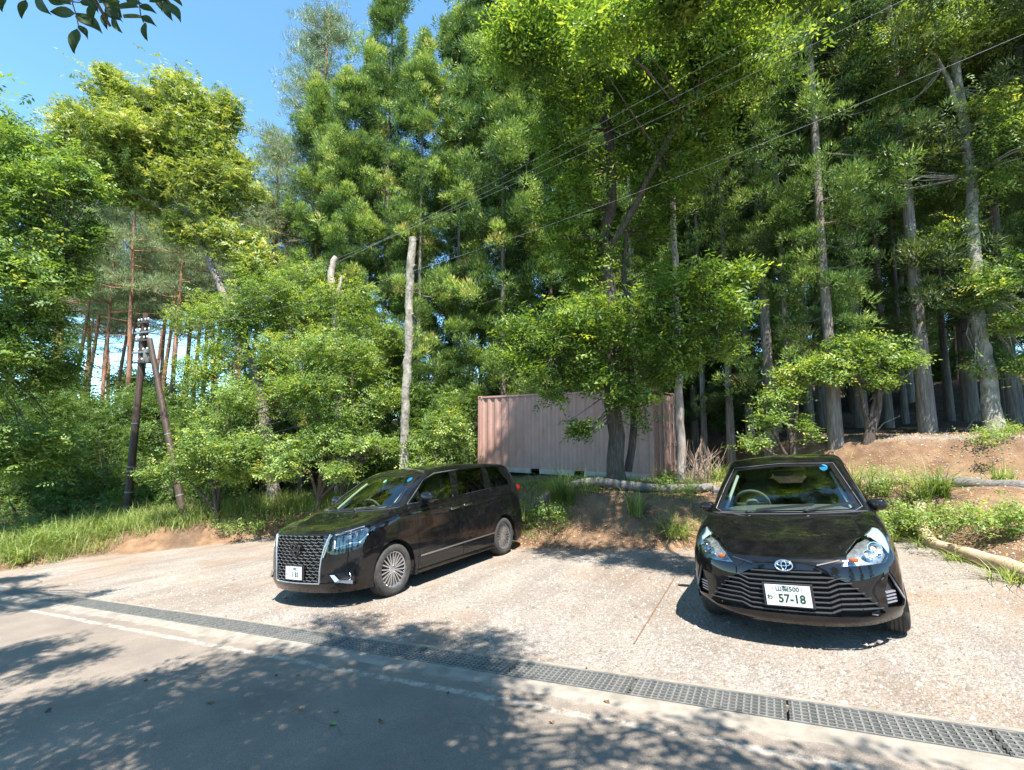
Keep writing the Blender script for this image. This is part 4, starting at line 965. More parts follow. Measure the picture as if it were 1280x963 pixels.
def blades(P, D, N, Ln, Wd, tone, fold=.0, tri=False):
    """diamond (or, for needles and far leaves, triangular) leaves: base P, direction D, normal N"""
    D = unit(D); S_ = unit(np.cross(D, N)); Nn = np.cross(S_, D); Ln = Ln[:, None]; Wd = Wd[:, None]
    if tri:
        V = np.stack([P+S_*Wd*.42, P-S_*Wd*.42, P+D*Ln], 1).reshape(-1, 3); return V, np.repeat(tone, 3)
    V = np.stack([P, P+D*Ln*.45+S_*Wd*.5+Nn*Wd*fold, P+D*Ln, P+D*Ln*.45-S_*Wd*.5+Nn*Wd*fold], 1).reshape(-1, 3)
    return V, np.repeat(tone, 4)
def foliage_mesh(name, parts, m, k=4):
    V = np.vstack([p[0] for p in parts]); t = np.concatenate([p[1] for p in parts]); F = np.arange(len(V)).reshape(-1, k)
    me = fast_mesh(name, V, F, k, dict(tone=np.clip(t, 0, 1))); me.materials.append(m); return me
def rdir(n, r=rng): v = r.normal(0, 1, (n, 3)); return unit(v)
DENS = 1.25; ZF = 1.3
def sprays(C, R, dens, leaf, m_=9, sp=.34, rg=rng, flat=.6, droop=.15, tone=(.1, .8), asp=.42, top=.25, tri=False):
    """broadleaf foliage: blobs C (k,3) radii R (k,3|k) -> leafy twigs"""
    out = []; C2, R2, T2 = [], [], []
    for c, r in zip(C, R):
        r = np.ones(3)*r if np.isscalar(r) or np.ndim(r) == 0 else np.array(r)
        if r[0] < .28: C2.append(c); R2.append(r); T2.append(0); continue
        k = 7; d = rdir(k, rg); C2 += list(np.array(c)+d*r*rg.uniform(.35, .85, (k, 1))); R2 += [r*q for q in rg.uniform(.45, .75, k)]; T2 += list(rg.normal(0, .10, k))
    for c, r, t0 in zip(C2, R2, T2):
        r = np.ones(3)*r if np.isscalar(r) or np.ndim(r) == 0 else np.array(r)*np.array([1.05, 1.05, ZF]); n = max(3, int(DENS*dens*(r[0]*r[1])**.9*(r[2]/r[0])**.4))
        d = rdir(n, rg); d[:, 2] = d[:, 2]*.9+top; d = unit(d); k = 1; p = np.array(c)+(rg.normal(0, .52, (n, 3))+d*.18)*r
        ax = d*np.array([1, 1, .35])+rg.normal(0, .35, (n, 3)); ax[:, 2] -= droop; ax = unit(ax)
        up = np.array([0, 0, 1.])*flat+d*.55+rg.normal(0, .30, (n, 3)); up = unit(up-ax*(up*ax).sum(1, keepdims=True)); sd = np.cross(ax, up)
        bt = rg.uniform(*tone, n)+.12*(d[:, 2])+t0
        for j in range(m_):
            f = j/(m_-1); side = (1 if j % 2 else -1) if j < m_-1 else 0
            P = p+ax*sp*(f-.5)+rg.normal(0, .01, (n, 3)); D = ax*(.55 if side else 1)+sd*side*.85+rg.normal(0, .14, (n, 3))-np.array([0, 0, .16]); L = leaf*rg.uniform(.55, 1.35, n)*(1-.25*abs(f-.45)*2)
            out.append(blades(P, D, up+rg.normal(0, .25, (n, 3)), L, L*asp, bt+rg.normal(0, .08, n), tri=tri))
    return out
OUT = .8
def tufts(C, U, r, nb, L, W_, rg, tone):
    """rounded needle tufts: centres C, axis U"""
    n = len(C); d = rdir(n*nb, rg).reshape(n, nb, 3)+U[:, None]*.45+np.array([0, 0, .3]); d = unit(d)
    P = C[:, None]+d*(r[:, None, None]*rg.uniform(.45, .95, (n, nb, 1)))*np.array([1, 1, .85]); k = n*nb
    D = d*OUT+U[:, None]*.25+np.array([0, 0, .55])+rg.normal(0, .38, d.shape)
    tn = (tone[:, None]+rg.normal(0, .10, (n, nb))+.25*(d[..., 2]-.35)).ravel()  # upper needles lighter, lower ones darker: top light put into the tone
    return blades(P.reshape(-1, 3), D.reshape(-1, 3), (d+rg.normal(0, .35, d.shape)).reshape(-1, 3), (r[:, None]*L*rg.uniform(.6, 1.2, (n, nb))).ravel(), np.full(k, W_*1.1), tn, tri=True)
def trunk_path(H, lean=(0, 0), wig=.05, n=9, rg=rng, crook=0):
    z = np.linspace(0, H, n); x = lean[0]*z+wig*np.cumsum(rg.normal(0, 1, n))*.5; y = lean[1]*z+wig*np.cumsum(rg.normal(0, 1, n))*.5; x -= x[0]; y -= y[0]; return np.stack([x, y, z-0.0], 1)
def taper(P, r0, r1, flare=1.35):
    t = np.linspace(0, 1, len(P)); return (r0+(r1-r0)*t)*(1+(flare-1)*np.exp(-P[:, 2].clip(0)/.5))
def trunk_obj(P, R, m, parent, name='trunk', n=12):
    f = np.linspace(0, 1, len(P)*2-1)*(len(P)-1); Pn = cr(P, f); Rn = np.interp(f, range(len(R)), R); Pn[0, 2] -= .25
    if name == 'trunk': Pn = np.vstack([Pn[:1], [Pn[0]+np.array([0, 0, .27])], Pn[1:]]); Rn = np.r_[Rn[0]*1.1, Rn[0], Rn[1:]*1]
    return MB().tube(Pn, Rn, n).build(name, m, parent, 60)
# --- cedar (tall evergreen) crowns
def cedar(seed, H, z0, Rm, nt_, nb, m, tr=.2, low=0, W_=.045, bark='cedar', lean=(0, 0), dead=0.025, rs=1.):
    rg = np.random.default_rng(seed); e = empty('cedar_tree')
    P = trunk_path(H, lean, .03, 9, rg); trunk_obj(P, taper(P, tr, .03), BK[bark], e)
    nbr = int(nt_/11); h = z0+(H-z0)*rg.uniform(0, 1, nbr)**.85; h[:low] = rg.uniform(z0*.3, z0, low)
    t = (h-z0)/(H-z0); env = Rm*np.clip(1-t, 0, 1)**.62*np.where(t < .12, .65+.35*np.clip(t, 0, 1)/.12, 1)*(.55+.75*rg.uniform(0, 1, nbr)); env = np.where(h < z0, .7, env)+.15
    az = rg.uniform(0, 2*np.pi, nbr); C = []; U = []; TN = []; b = MB()
    for i in range(nbr):
        a = az[i]; dr = np.array([math.cos(a), math.sin(a), 0]); base = np.array([np.interp(h[i], P[:, 2], P[:, 0]), np.interp(h[i], P[:, 2], P[:, 1]), h[i]]); tip = base+dr*env[i]+np.array([0, 0, -.22*env[i]+.2])
        if i % 2 == 0: b.tube([base, base+dr*env[i]*.5+np.array([0, 0, -.14*env[i]]), tip], [.03, .018, .006], 4, False)
        k = 11; sp = rg.uniform(.3, 1.05, k)**.8; off = rg.normal(0, .25, (k, 3)); off[:, 2] *= 1.1
        c = base+(tip-base)*sp[:, None]+off; C.append(c); U.append(np.tile(dr, (k, 1))*.7); TN.append(np.clip(rg.normal(.46, .17)+rg.normal(0, .13, k)+.25*(sp-.7), 0, .93)+(rg.uniform(0, 1, k) < dead)*.4)  # inner tufts darker, tips lighter: crown light and shade put into the tone
    C = np.vstack(C); U = np.vstack(U); TN = np.concatenate(TN); r = rg.uniform(.27, .43, len(C))*rs
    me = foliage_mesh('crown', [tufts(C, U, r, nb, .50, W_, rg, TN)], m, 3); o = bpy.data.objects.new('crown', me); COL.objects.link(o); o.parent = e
    b.build('branches', BK[bark], e)['kind'] = 'stuff'; return e
CE = [cedar(11, 23, .9, 2.7, 1300, 115, LM['cedar'], .11, 0, .040), cedar(12, 21, .6, 2.5, 1250, 115, LM['cedar'], .11, 0, .040), cedar(13, 24, 1.2, 2.9, 1350, 115, LM['cedar'], .11, 0, .040)]
CR = [cedar(21, 23, 6.6, 2.6, 1350, 90, LM['cedar'], .15, 14, .030, rs=.8), cedar(22, 24, 7.8, 2.7, 1300, 88, LM['cedar_painted_shade'], .145, 10, .030, rs=.8)]
CB = [cedar(31, 23, 6.0, 2.6, 560, 26, LM['cedar_painted_shade'], .16, 6, .11), cedar(32, 25, 4.0, 2.8, 600, 26, LM['cedar_painted_shade'], .17, 12, .11)]
CS = cedar(24, 19, 11.5, 1.7, 260, 50, LM['cedar_painted_shade'], .105, 3, .04, rs=.9)
USED = set()
def put(proto, x, y, s=1, rz=0, label=None, group=None, cat='tree', name=None, lean=(0, 0), z=None):
    o = proto if proto.name not in USED else copy_tree(proto)
    if proto.name not in USED: USED.add(proto.name)
    z = tz(x, y) if z is None else z
    o.matrix_world = Matrix.Translation((x, y, z-.05)) @ Matrix.Rotation(lean[0], 4, 'Y') @ Matrix.Rotation(lean[1], 4, 'X') @ Matrix.Rotation(rz, 4, 'Z') @ Matrix.Scale(s, 4)
    if name: o.name = name
    return tag(o, label, cat, group)
rg = np.random.default_rng(55)
# front row of cedars whose crowns reach the ground, left of and behind the container
for i, (px, y, s) in enumerate([(375, 20.5, .80), (428, 19, .86), (475, 20.5, .98), (520, 18.6, .80), (572, 19.6, .98), (628, 18.6, 1.05), (690, 19.6, 1.05), (752, 20.5, 1.1), (815, 19.8, 1.0)]):
    g = gat(px, y); put(CE[i % 3], g[0], g[1], s, rg.uniform(0, 6), ['bushy sunlit cedar at the left end of the cedar wall, beside the red pine', 'second cedar from the left, its low crown behind the leafy bush', 'tall sunlit cedar rising directly behind the forked dead snag', 'shorter cedar behind the bare cut trunk, sky showing above its tip', 'tall green cedar just left of the container', 'tall dense cedar behind the left end of the container', 'very tall cedar behind the middle of the container', 'tall cedar directly behind the broad walnut tree', 'tall cedar behind the right end of the container'][i])
for i, (px, y, s) in enumerate([(345, 26, .75), (400, 25, .85), (455, 26, .95), (505, 24.5, .82), (600, 25, 1.05), (655, 25, 1.1), (720, 25, 1.1), (785, 26, 1.1), (845, 24, 1.1), (560, 30, .9), (640, 32, 1.1), (720, 33, 1.1), (800, 32, 1.1)]):
    g = gat(px, y); put(CE[(i+1) % 3] if i < 9 else CB[i % 2], g[0], g[1], s, rg.uniform(0, 6), 'tall green cedar in the second row behind the cedar wall', 'cedars in the rows behind the cedar wall')
# right hand stand: bare trunks, high crowns
RT = [(965, 13.6, 1.0, 0, -.012, 'straight grey cedar trunk rising behind the hatchback roof, green tuft on its middle'), (1045, 11.9, .92, 0, -.045, 'grey cedar with a flared foot at the left end of the upper gravel path'),
      (1160, 11.9, 1.05, 1, -.075, 'thick grey cedar trunk leaning slightly left on the upper terrace'), (915, 14.6, .8, 1, -.02, 'slim grey cedar trunk left of the hatchback roof'), (1078, 14.5, 1.0, 1, -.03, 'darker cedar trunk standing behind the one with the flared foot'),
      (1215, 14.2, 1.15, 1, -.06, 'thick shaded cedar trunk just left of the knobbly leaning tree'), (1272, 12.8, .95, 0, -.08, 'cedar trunk at the right edge of the photograph'), (1013, 15.5, .8, 1, -.02, 'thin shaded trunk between the two flared grey cedars')]
for i, (px, y, s, k, ln, lb) in enumerate(RT):
    g = gat(px, y); put(CR[k], g[0], g[1], s, rg.uniform(0, 6), lb, lean=(ln*.12, 0))
n = 0
for row, (y, sp) in enumerate([(17.5, 2.2), (20.5, 2.4), (24, 2.6), (28, 2.9), (33, 3.3), (39, 4), (47, 5)]):
    x = (.24 if row < 2 else .17)*y+rg.uniform(0, 1)
    while x < 1.25*y+4:
        xx, yy = x+rg.uniform(-.6, .6), y+rg.uniform(-1.2, 1.2)
        put(CR[rg.integers(2)] if row < 2 else CB[rg.integers(2)], xx, yy, rg.uniform(.85, 1.12), rg.uniform(0, 6), 'shaded cedar trunk with a high crown deep in the dark right-hand forest', 'cedars deep in the dark forest on the right'); x += sp*rg.uniform(.8, 1.2)
for (x, y) in [(14, 12), (15, 9.5), (17, 12.5), (18.5, 8), (13.8, 9.2), (19, 4), (16, 5.5)]:
    put(CR[1], x, y, 1, rg.uniform(0, 6), 'shaded cedar trunk with a high crown deep in the dark right-hand forest', 'cedars deep in the dark forest on the right')
for px, y, q, lb in [(938, 15.2, 1, 'slender pale trunk in the gap left of the straight grey cedar'), (990, 13.4, .9, 'slender pale trunk just right of the straight grey cedar'), (1112, 14.6, 1, 'slender pale trunk between the darker cedar and the thick leaning one'), (1132, 16.5, .9, 'thin far trunk behind the thick leaning cedar'), (1188, 15.4, 1, 'slender pale trunk just right of the thick leaning cedar'), (1258, 14.5, 1, 'slender pale trunk right of the knobbly tree'), (882, 15.8, .9, 'thin trunk rising behind the dry brush pile'), (1028, 18, 1, 'thin far trunk left of the flared grey cedar'), (1098, 19, 1.1, 'thin far trunk in the dark behind the layered sapling'), (925, 18.5, 1.1, 'thin far trunk in the dark left of the hatchback roof')]:
    g = gat(px, y); put(CS, g[0], g[1], q, rg.uniform(0, 6), lb)
# --- red pines
def pine(seed, H, z0, Rm, n_pad, tr, nb=46):
    rg = np.random.default_rng(seed); e = empty('red_pine'); P = trunk_path(H, (rg.normal(0, .02), rg.normal(0, .02)), .12, 9, rg); trunk_obj(P, taper(P, tr, .05, 1.2), BK['pine'], e, n=9); b = MB(); C = []; U = []; TN = []
    for i in range(n_pad):
        h = z0+(H-z0)*rg.uniform(0, 1)**.8; t = (h-z0)/(H-z0); L = Rm*(1-t*.75)*rg.uniform(.55, 1.1); a = rg.uniform(0, 6.28); base = np.array([np.interp(h, P[:, 2], P[:, 0]), np.interp(h, P[:, 2], P[:, 1]), h]); d = np.array([math.cos(a), math.sin(a), .15])
        tip = base+d*L; b.tube([base, base+d*L*.5+np.array([0, 0, -.1]), tip], [.05, .03, .01], 4, False); k = 12; sp = rg.uniform(.35, 1.05, k); off = rg.normal(0, .42, (k, 3))*np.array([1, 1, .33]); C.append(base+(tip-base)*sp[:, None]+off+np.array([0, 0, .1])); U.append(np.tile([0, 0, .5], (k, 1))); TN.append(rg.normal(.45, .12)+rg.normal(0, .1, k))
    for i in range(10):
        h = rg.uniform(H*.3, z0); a = rg.uniform(0, 6.28); base = np.array([np.interp(h, P[:, 2], P[:, 0]), np.interp(h, P[:, 2], P[:, 1]), h]); b.tube([base, base+np.array([math.cos(a), math.sin(a), rg.uniform(-.3, .2)])*rg.uniform(.5, 1.6)], [.02, .005], 4, False)
    C = np.vstack(C); r = rg.uniform(.2, .34, len(C)); me = foliage_mesh('crown', [tufts(C, np.vstack(U), r, nb, .95, .022, rg, np.concatenate(TN))], LM['pine'], 3); o = bpy.data.objects.new('crown', me); COL.objects.link(o); o.parent = e
    b.build('branches', BK['pine'], e)['kind'] = 'stuff'; return e
PI = [pine(41, 19, 10.5, 2.6, 44, .17), pine(42, 20, 11.5, 2.4, 40, .16), pine(43, 24, 11.5, 3.6, 78, .24)]
g = gat(388, 22.5); put(PI[2], g[0], g[1], 1.02, 1.0, 'tall red pine with grey-green crown rising against the blue sky left of the cedars')
g = gat(330, 24.5); put(PI[2], g[0], g[1], .80, 3.0, 'smaller red pine just left of the tall one, crown against the sky')
PX = [(62, 31), (78, 27), (108, 33), (122, 25.5), (146, 28), (163, 34), (192, 26.5), (210, 31), (236, 27), (255, 33), (285, 30), (20, 27), (-10, 30), (40, 38), (135, 40), (225, 40), (-40, 26), (305, 36), (180, 42), (90, 44), (52, 24), (95, 29), (133, 31), (152, 24.5), (172, 29), (203, 24), (222, 28.5), (245, 31), (265, 25), (70, 35), (118, 36), (188, 35)]
for i, (px, y) in enumerate(PX):
    g = gat(px, y); put(PI[i % 2], g[0], g[1], rg.uniform(.82, 1.02)*(y/29)**.35, rg.uniform(0, 6), 'slim red pine trunk in the stand behind the wooden poles, sky between the trunks', 'red pines in the stand on the left', lean=(rg.normal(.01, .03), 0))
# --- broadleaf trees
def limb_mb(b, pts, r0, r1, n=8):
    P = cr(np.array(pts), np.linspace(0, len(pts)-1, len(pts)*4)); P = P+rng.normal(0, r0*.12, P.shape); b.tube(P, np.linspace(r0, r1, len(P)), n)
def broad(name, base, limbs, blobs, m, dens, leaf, label, bark='dark', cat='tree', sp=.34, asp=.42, twig=True, seed=1, mm=9, tone=(.1, .8), top=.25, group=None, droop=.15, fill=True, tri=False):
    """limbs: list of (points world, r0, r1); blobs: (centre world, r)"""
    rg = np.random.default_rng(seed); e = empty(name, Matrix.Translation(base)); B = np.array(base); tag(e, label, cat, group)
    for i, (pts, r0, r1) in enumerate(limbs):
        P = np.array(pts)-B
        b = MB(); f = np.linspace(0, len(P)-1, len(P)*4); Q = cr(P, f); Q = Q+np.r_[[(0, 0, 0)], rg.normal(0, r0*.10, (len(Q)-1, 3))]; R = np.linspace(r0, r1, len(Q))
        if i == 0: R = R*(1+.5*np.exp(-(Q[:, 2]-Q[0, 2])/.22)); Q[0, 2] -= .15
        b.tube(Q, R, 14 if r0 > .1 else 8); b.build('trunk' if i == 0 else 'limb', BK[bark], e, 60)
    C = [np.array(c)-B for c, r in blobs]; R = [r for c, r in blobs]
    for c, r in list(zip(C, R)) if fill else []:
        rr = np.ones(3)*r if np.isscalar(r) else np.array(r); C.append(c+rdir(1, rg)[0]*rr*1.0); R.append(rr*rg.uniform(.5, .8))
    if twig:
        b = MB(); allp = np.vstack([cr(np.array(p)-B, np.linspace(0, len(p)-1, 12))[4:] for p, _, _ in limbs])
        for c, r in zip(C, R):
            rr = r if np.isscalar(r) else r[0]
            for k in range(4):
                t_ = c+rdir(1, rg)[0]*rr*.75; q = allp[np.argmin(((allp-t_)**2).sum(1)+rg.uniform(0, .3, len(allp)))]; md = (q+t_)/2+rg.normal(0, .12, 3); b.tube([q, md, t_], [.022, .014, .004], 5, False)
        b.build('twigs', BK[bark], e)['kind'] = 'stuff'
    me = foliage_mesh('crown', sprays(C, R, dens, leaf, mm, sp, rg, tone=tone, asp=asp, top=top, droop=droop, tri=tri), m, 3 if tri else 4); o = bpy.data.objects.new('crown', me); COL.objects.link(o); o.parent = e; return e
A3 = lambda *L: [tuple(at(*q)) for q in L]
# big walnut-like tree in front of the container
b0 = gat(771, 11.35); W0 = tuple(b0)
for x, y in [(1.0, 10.1), (1.9, 9.8), (2.8, 9.9), (3.7, 9.6), (2.3, 9.2), (3.2, 9.1)]: pass
main = [W0]+A3((768, 540, 11.35), (765, 490, 11.4), (768, 430, 11.4), (762, 370, 11.4), (755, 310, 11.4), (764, 250, 11.4), (762, 180, 11.3), (752, 112, 11.2))
limbs = [(main, .205, .105), (A3((752, 115, 11.2), (728, 70, 11), (700, 35, 10.8), (668, -10, 10.6), (640, -60, 10.4)), .08, .04), (A3((752, 115, 11.2), (760, 60, 11.1), (763, 0, 11), (765, -70, 10.8)), .085, .05),
         (A3((754, 318, 11.4), (775, 290, 11.2), (803, 240, 10.8), (845, 155, 10.2), (885, 90, 9.6), (912, 45, 9.2), (925, -10, 8.6), (930, -100, 7.8)), .10, .04), (A3((785, 590, 11.6), (792, 540, 11.65), (790, 480, 11.7), (783, 400, 11.7), (780, 330, 11.7), (786, 260, 11.8)), .10, .05),
         (A3((765, 440, 11.4), (730, 425, 11), (690, 425, 10.7), (660, 410, 10.6)), .04, .015), (A3((768, 420, 11.4), (810, 400, 10.8), (860, 370, 10.2), (905, 375, 9.9)), .045, .015)]
UB = [(700, 60, 9.8, 1.2), (660, 25, 9.0, .85), (655, 75, 9.4, .6), (785, 50, 10.8, 1.4), (790, -40, 10.3, 1.3), (850, 60, 10, 1.3), (905, 15, 9.4, 1.2), (820, -20, 9.8, 1.4), (700, 140, 10.3, .8), (800, 120, 11.8, 1.1), (850, 160, 10.9, .8), (810, 200, 11.6, .9), (720, 230, 11, .7), (835, 230, 11, .55), (930, 70, 9.6, .9), (690, 200, 10.9, .5), (860, 215, 10.6, .5), (710, 300, 11.2, .6), (740, 340, 11.6, .6), (800, 300, 11.9, .7), (825, 345, 11.4, .4), (690, 260, 11.2, .4)]
LB = [(700, 430, 10.7, (.85, .85, .5)), (660, 405, 10.8, (.6, .6, .35)), (745, 395, 10.4, (.9, .8, .45)), (740, 470, 10.9, (.7, .6, .4)), (815, 400, 10.4, (.9, .8, .45)), (862, 355, 9.9, (.6, .6, .28)), (900, 385, 9.8, (.7, .6, .35)), (830, 460, 10.6, (.7, .6, .42)), (785, 500, 10.7, (.55, .5, .35)), (875, 435, 10.1, (.6, .5, .35)), (690, 480, 10.7, (.5, .5, .3)), (655, 455, 10.7, (.5, .5, .28)), (725, 535, 10.9, (.38, .35, .16)), (640, 440, 10.9, .3), (925, 345, 9.5, (.45, .4, .2)), (800, 530, 11.5, .25), (770, 440, 11.8, (.7, .6, .5))]
OV = []
for px, v, r_ in [(730, 692, .45), (780, 694, .5), (830, 700, .5), (690, 688, .35), (860, 712, .35)]:
    g = gpt(px, v); h = 8.5; OV.append(((g[0]+SH[0]*h, g[1]+SH[1]*h, g[2]+h), (r_, r_, .3)))
for x, y, r_ in [(1.2, 10.3, .5), (2.1, 9.9, .55), (3.0, 10.0, .5), (3.9, 9.7, .5), (2.6, 9.2, .45), (.6, 10.9, .5)]: OV.append(((x+SH[0]*8, y+SH[1]*8, 8.2), (r_, r_, .35)))
broad('walnut_tree', W0, limbs, [(tuple(at(a, b_, c)), r) for a, b_, c, r in UB+LB]+OV, LM['walnut'], 115, .14, 'large walnut tree with dark forked trunk growing in front of the pink container', seed=61, sp=.42, asp=.36, mm=9, tone=(.0, .75))
# bushy understorey trees behind the minivan
def bush(px, y, blobs, seed, label, n=140, m='broad', **kw):
    b = gat(px, y); top = at(*blobs[0][:3]); lb = [([tuple(b), tuple(b*.5+top*.5+np.array([.15, 0, -.2])), tuple(top)], .10, .03)]
    for a, v_, c, r in blobs[1:4]: q = at(a, v_, c); lb.append(([tuple(b+np.array([0, 0, .25])), tuple(b*.5+q*.5+np.array([0, 0, .15])), tuple(q)], .06, .02))
    return broad('leafy_tree', tuple(b), lb, [(tuple(at(a, v_, c)), r) for a, v_, c, r in blobs], LM[m], n, .10, label, seed=seed, sp=.36, asp=.46, **kw)
BBL = [(400, 440, 15.3, (1.2, 1, .8)), (440, 520, 14.6, (1.1, .9, .55)), (360, 500, 14.8, (1.2, .9, .6)), (470, 560, 14.2, (.7, .6, .35)), (380, 560, 14.0, (1.1, .7, .45)), (320, 560, 14.3, (1.0, .7, .5)), (430, 590, 14, (.7, .5, .3)), (340, 440, 15.6, (.9, .8, .6)), (450, 460, 15.4, (.8, .8, .5)), (300, 500, 15.2, (.9, .8, .6)), (480, 500, 15.2, (.6, .5, .4)), (355, 590, 13.8, (.8, .5, .3)), (410, 490, 14.4, (.8, .7, .4))]
bush(398, 15.4, BBL, 71, 'wide leafy bright green tree spreading behind the minivan bonnet')
bush(428, 15.6, [(440, 400, 16.4, (1.1, 1, .8)), (400, 380, 16.6, (.9, .8, .7)), (470, 430, 16.2, (.8, .8, .5)), (350, 380, 17, (1.1, .9, .8)), (370, 340, 17.4, (.9, .8, .7)), (310, 400, 17, (.9, .8, .8))], 72, 'taller leafy tree behind the wide bush, below the forked snag')
bush(270, 15.2, [(270, 470, 16, (1.0, .9, .8)), (255, 540, 15.2, (1.0, .8, .6)), (300, 400, 16.6, (1, .9, .8)), (225, 590, 15, (.8, .6, .4)), (285, 590, 14.8, (.8, .6, .35)), (250, 400, 17.2, (.8, .7, .7)), (240, 470, 16.6, (.7, .6, .5))], 73, 'leafy young tree right of the wooden poles')
bush(545, 14.6, [(545, 540, 14.8, (.75, .6, .55)), (520, 560, 14.5, (.6, .5, .4)), (572, 552, 14.5, (.45, .4, .4)), (530, 585, 14, (.8, .4, .25)), (560, 520, 15.2, .5)], 74, 'low leafy bush between the bare cut trunk and the container')
# left: leaning yellow-green tree, near-left dark tree, undergrowth
b1 = gat(345, 17.2)
ML = [([tuple(b1)]+A3((330, 520, 17.4), (315, 455, 17.6), (292, 400, 17.8), (268, 340, 18), (240, 280, 18.3), (215, 215, 18.5), (195, 160, 18.6)), .20, .07), (A3((292, 400, 17.8), (300, 330, 18), (290, 250, 18.2), (262, 180, 18.4), (250, 130, 18.5)), .10, .04), (A3((240, 280, 18.3), (200, 260, 18.4), (160, 230, 18.4), (130, 180, 18.4)), .07, .03)]
MBL = [(205, 120, 18.5, (1.5, 1.3, .7)), (250, 130, 18.5, (1.3, 1.2, .7)), (150, 130, 18.3, (1.0, 1, .6)), (140, 100, 18.2, .5), (180, 170, 18.3, (1.7, 1.3, .8)), (260, 190, 18.4, (1.3, 1.1, .9)), (120, 190, 18.4, (1.3, 1, .7)), (90, 165, 18.6, (.9, .8, .6)), (220, 230, 18.3, (1.5, 1.2, .8)), (290, 240, 18.2, (1.1, 1, .8)), (160, 240, 18.6, (1.2, 1, .7)), (280, 300, 18.1, (1.1, 1, .8)), (310, 330, 17.8, (.8, .8, .7)), (230, 290, 18.4, (.8, .7, .5)), (285, 160, 18.4, (.6, .6, .7)), (75, 215, 18.7, (.8, .7, .5)), (230, 165, 18.2, (1.2, 1, .7)), (170, 205, 18.2, (1.2, 1, .8)), (205, 190, 18.6, (1.3, 1, .8)), (255, 240, 18.2, (1, .9, .8)), (110, 160, 18.4, (.9, .8, .6)), (140, 215, 18.5, (1, .9, .7))]
broad('maple_tree', tuple(b1), ML, [(tuple(at(a, v_, c)), r) for a, v_, c, r in MBL], LM['maple'], 150, .16, 'yellow-green maple with bare leaning limbs, crown against the blue sky', 'cedar', seed=75, sp=.45, asp=.55, tone=(.1, .9), tri=True)
b2 = gat(-60, 12.5)
NB = [(20, 200, 13, (1.2, 1.1, .8)), (60, 240, 12.5, (1.0, 1, .7)), (0, 270, 12.4, (1.2, 1, .8)), (80, 300, 12.8, (.7, .7, .6)), (-40, 200, 13, (1.2, 1.2, 1)), (30, 340, 12.4, (1.1, 1, .7)), (90, 350, 13, (.5, .5, .4)), (-10, 170, 13.4, (.8, .8, .5)), (50, 400, 13, (1.0, .9, .7)), (-30, 400, 12.6, (1.3, 1, .9)), (10, 470, 13, (1.1, .9, .8)), (60, 480, 13.6, (.8, .8, .6)), (-20, 540, 13, (1.1, .9, .8)), (50, 570, 14, (1, .8, .8)), (110, 290, 13.4, .35)]
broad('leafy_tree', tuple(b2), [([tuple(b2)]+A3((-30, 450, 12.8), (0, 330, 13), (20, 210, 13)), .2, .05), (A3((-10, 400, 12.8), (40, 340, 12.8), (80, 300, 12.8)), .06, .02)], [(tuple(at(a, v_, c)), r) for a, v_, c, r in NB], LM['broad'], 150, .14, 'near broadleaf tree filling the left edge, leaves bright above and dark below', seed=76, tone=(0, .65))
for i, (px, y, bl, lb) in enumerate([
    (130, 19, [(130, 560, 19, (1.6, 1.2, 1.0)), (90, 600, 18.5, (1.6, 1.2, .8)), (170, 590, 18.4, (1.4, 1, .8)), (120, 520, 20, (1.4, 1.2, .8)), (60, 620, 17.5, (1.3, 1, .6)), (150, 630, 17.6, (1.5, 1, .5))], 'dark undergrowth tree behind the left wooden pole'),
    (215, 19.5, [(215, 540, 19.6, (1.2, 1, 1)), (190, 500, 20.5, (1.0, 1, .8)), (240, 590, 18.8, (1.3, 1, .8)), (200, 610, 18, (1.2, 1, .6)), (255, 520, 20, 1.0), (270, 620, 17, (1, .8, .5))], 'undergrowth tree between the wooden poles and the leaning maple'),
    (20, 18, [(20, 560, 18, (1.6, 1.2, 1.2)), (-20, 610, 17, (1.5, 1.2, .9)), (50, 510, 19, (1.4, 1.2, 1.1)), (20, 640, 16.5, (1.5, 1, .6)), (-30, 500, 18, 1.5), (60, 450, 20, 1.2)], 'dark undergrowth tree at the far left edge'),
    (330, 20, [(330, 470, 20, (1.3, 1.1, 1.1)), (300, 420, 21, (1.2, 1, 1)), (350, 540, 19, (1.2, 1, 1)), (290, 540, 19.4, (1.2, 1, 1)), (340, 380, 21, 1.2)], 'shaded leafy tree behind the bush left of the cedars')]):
    bush(px, y, bl, 80+i, lb, 110, tone=(0, .35), tri=True)  # low tone range puts the understorey shade into the leaf colour
# undergrowth shrubs that close the view between the trunks
def shrub(seed, H, R, n, m, leaf=.13):
    r2 = np.random.default_rng(seed); e = empty('undergrowth_shrub'); b = MB(); C = []; Rr = []
    for k in range(n):
        a = r2.uniform(0, 6.28); q = R*r2.uniform(.1, .8); z = H*r2.uniform(.22, .9); c = np.array([math.cos(a)*q, math.sin(a)*q, z]); C.append(c); Rr.append((R*.42, R*.42, R*.32)); b.tube([(0, 0, -.1), c*np.array([.3, .3, .5]), c], [.05, .03, .01], 5, False)
    b.build('stems', BK['dark'], e)['kind'] = 'stuff'; me = foliage_mesh('crown', sprays(C, Rr, 60, leaf, 7, .4, r2, tone=(0, .32), asp=.6, tri=True), m, 3); o = bpy.data.objects.new('crown', me); COL.objects.link(o); o.parent = e; return e  # leaf tones kept low, the shade under the trees is in the colour
SHR = [shrub(301, 4.2, 2.0, 16, LM['broad']), shrub(302, 3.2, 1.9, 13, LM['broad']), shrub(303, 5.5, 2.0, 20, LM['walnut'])]
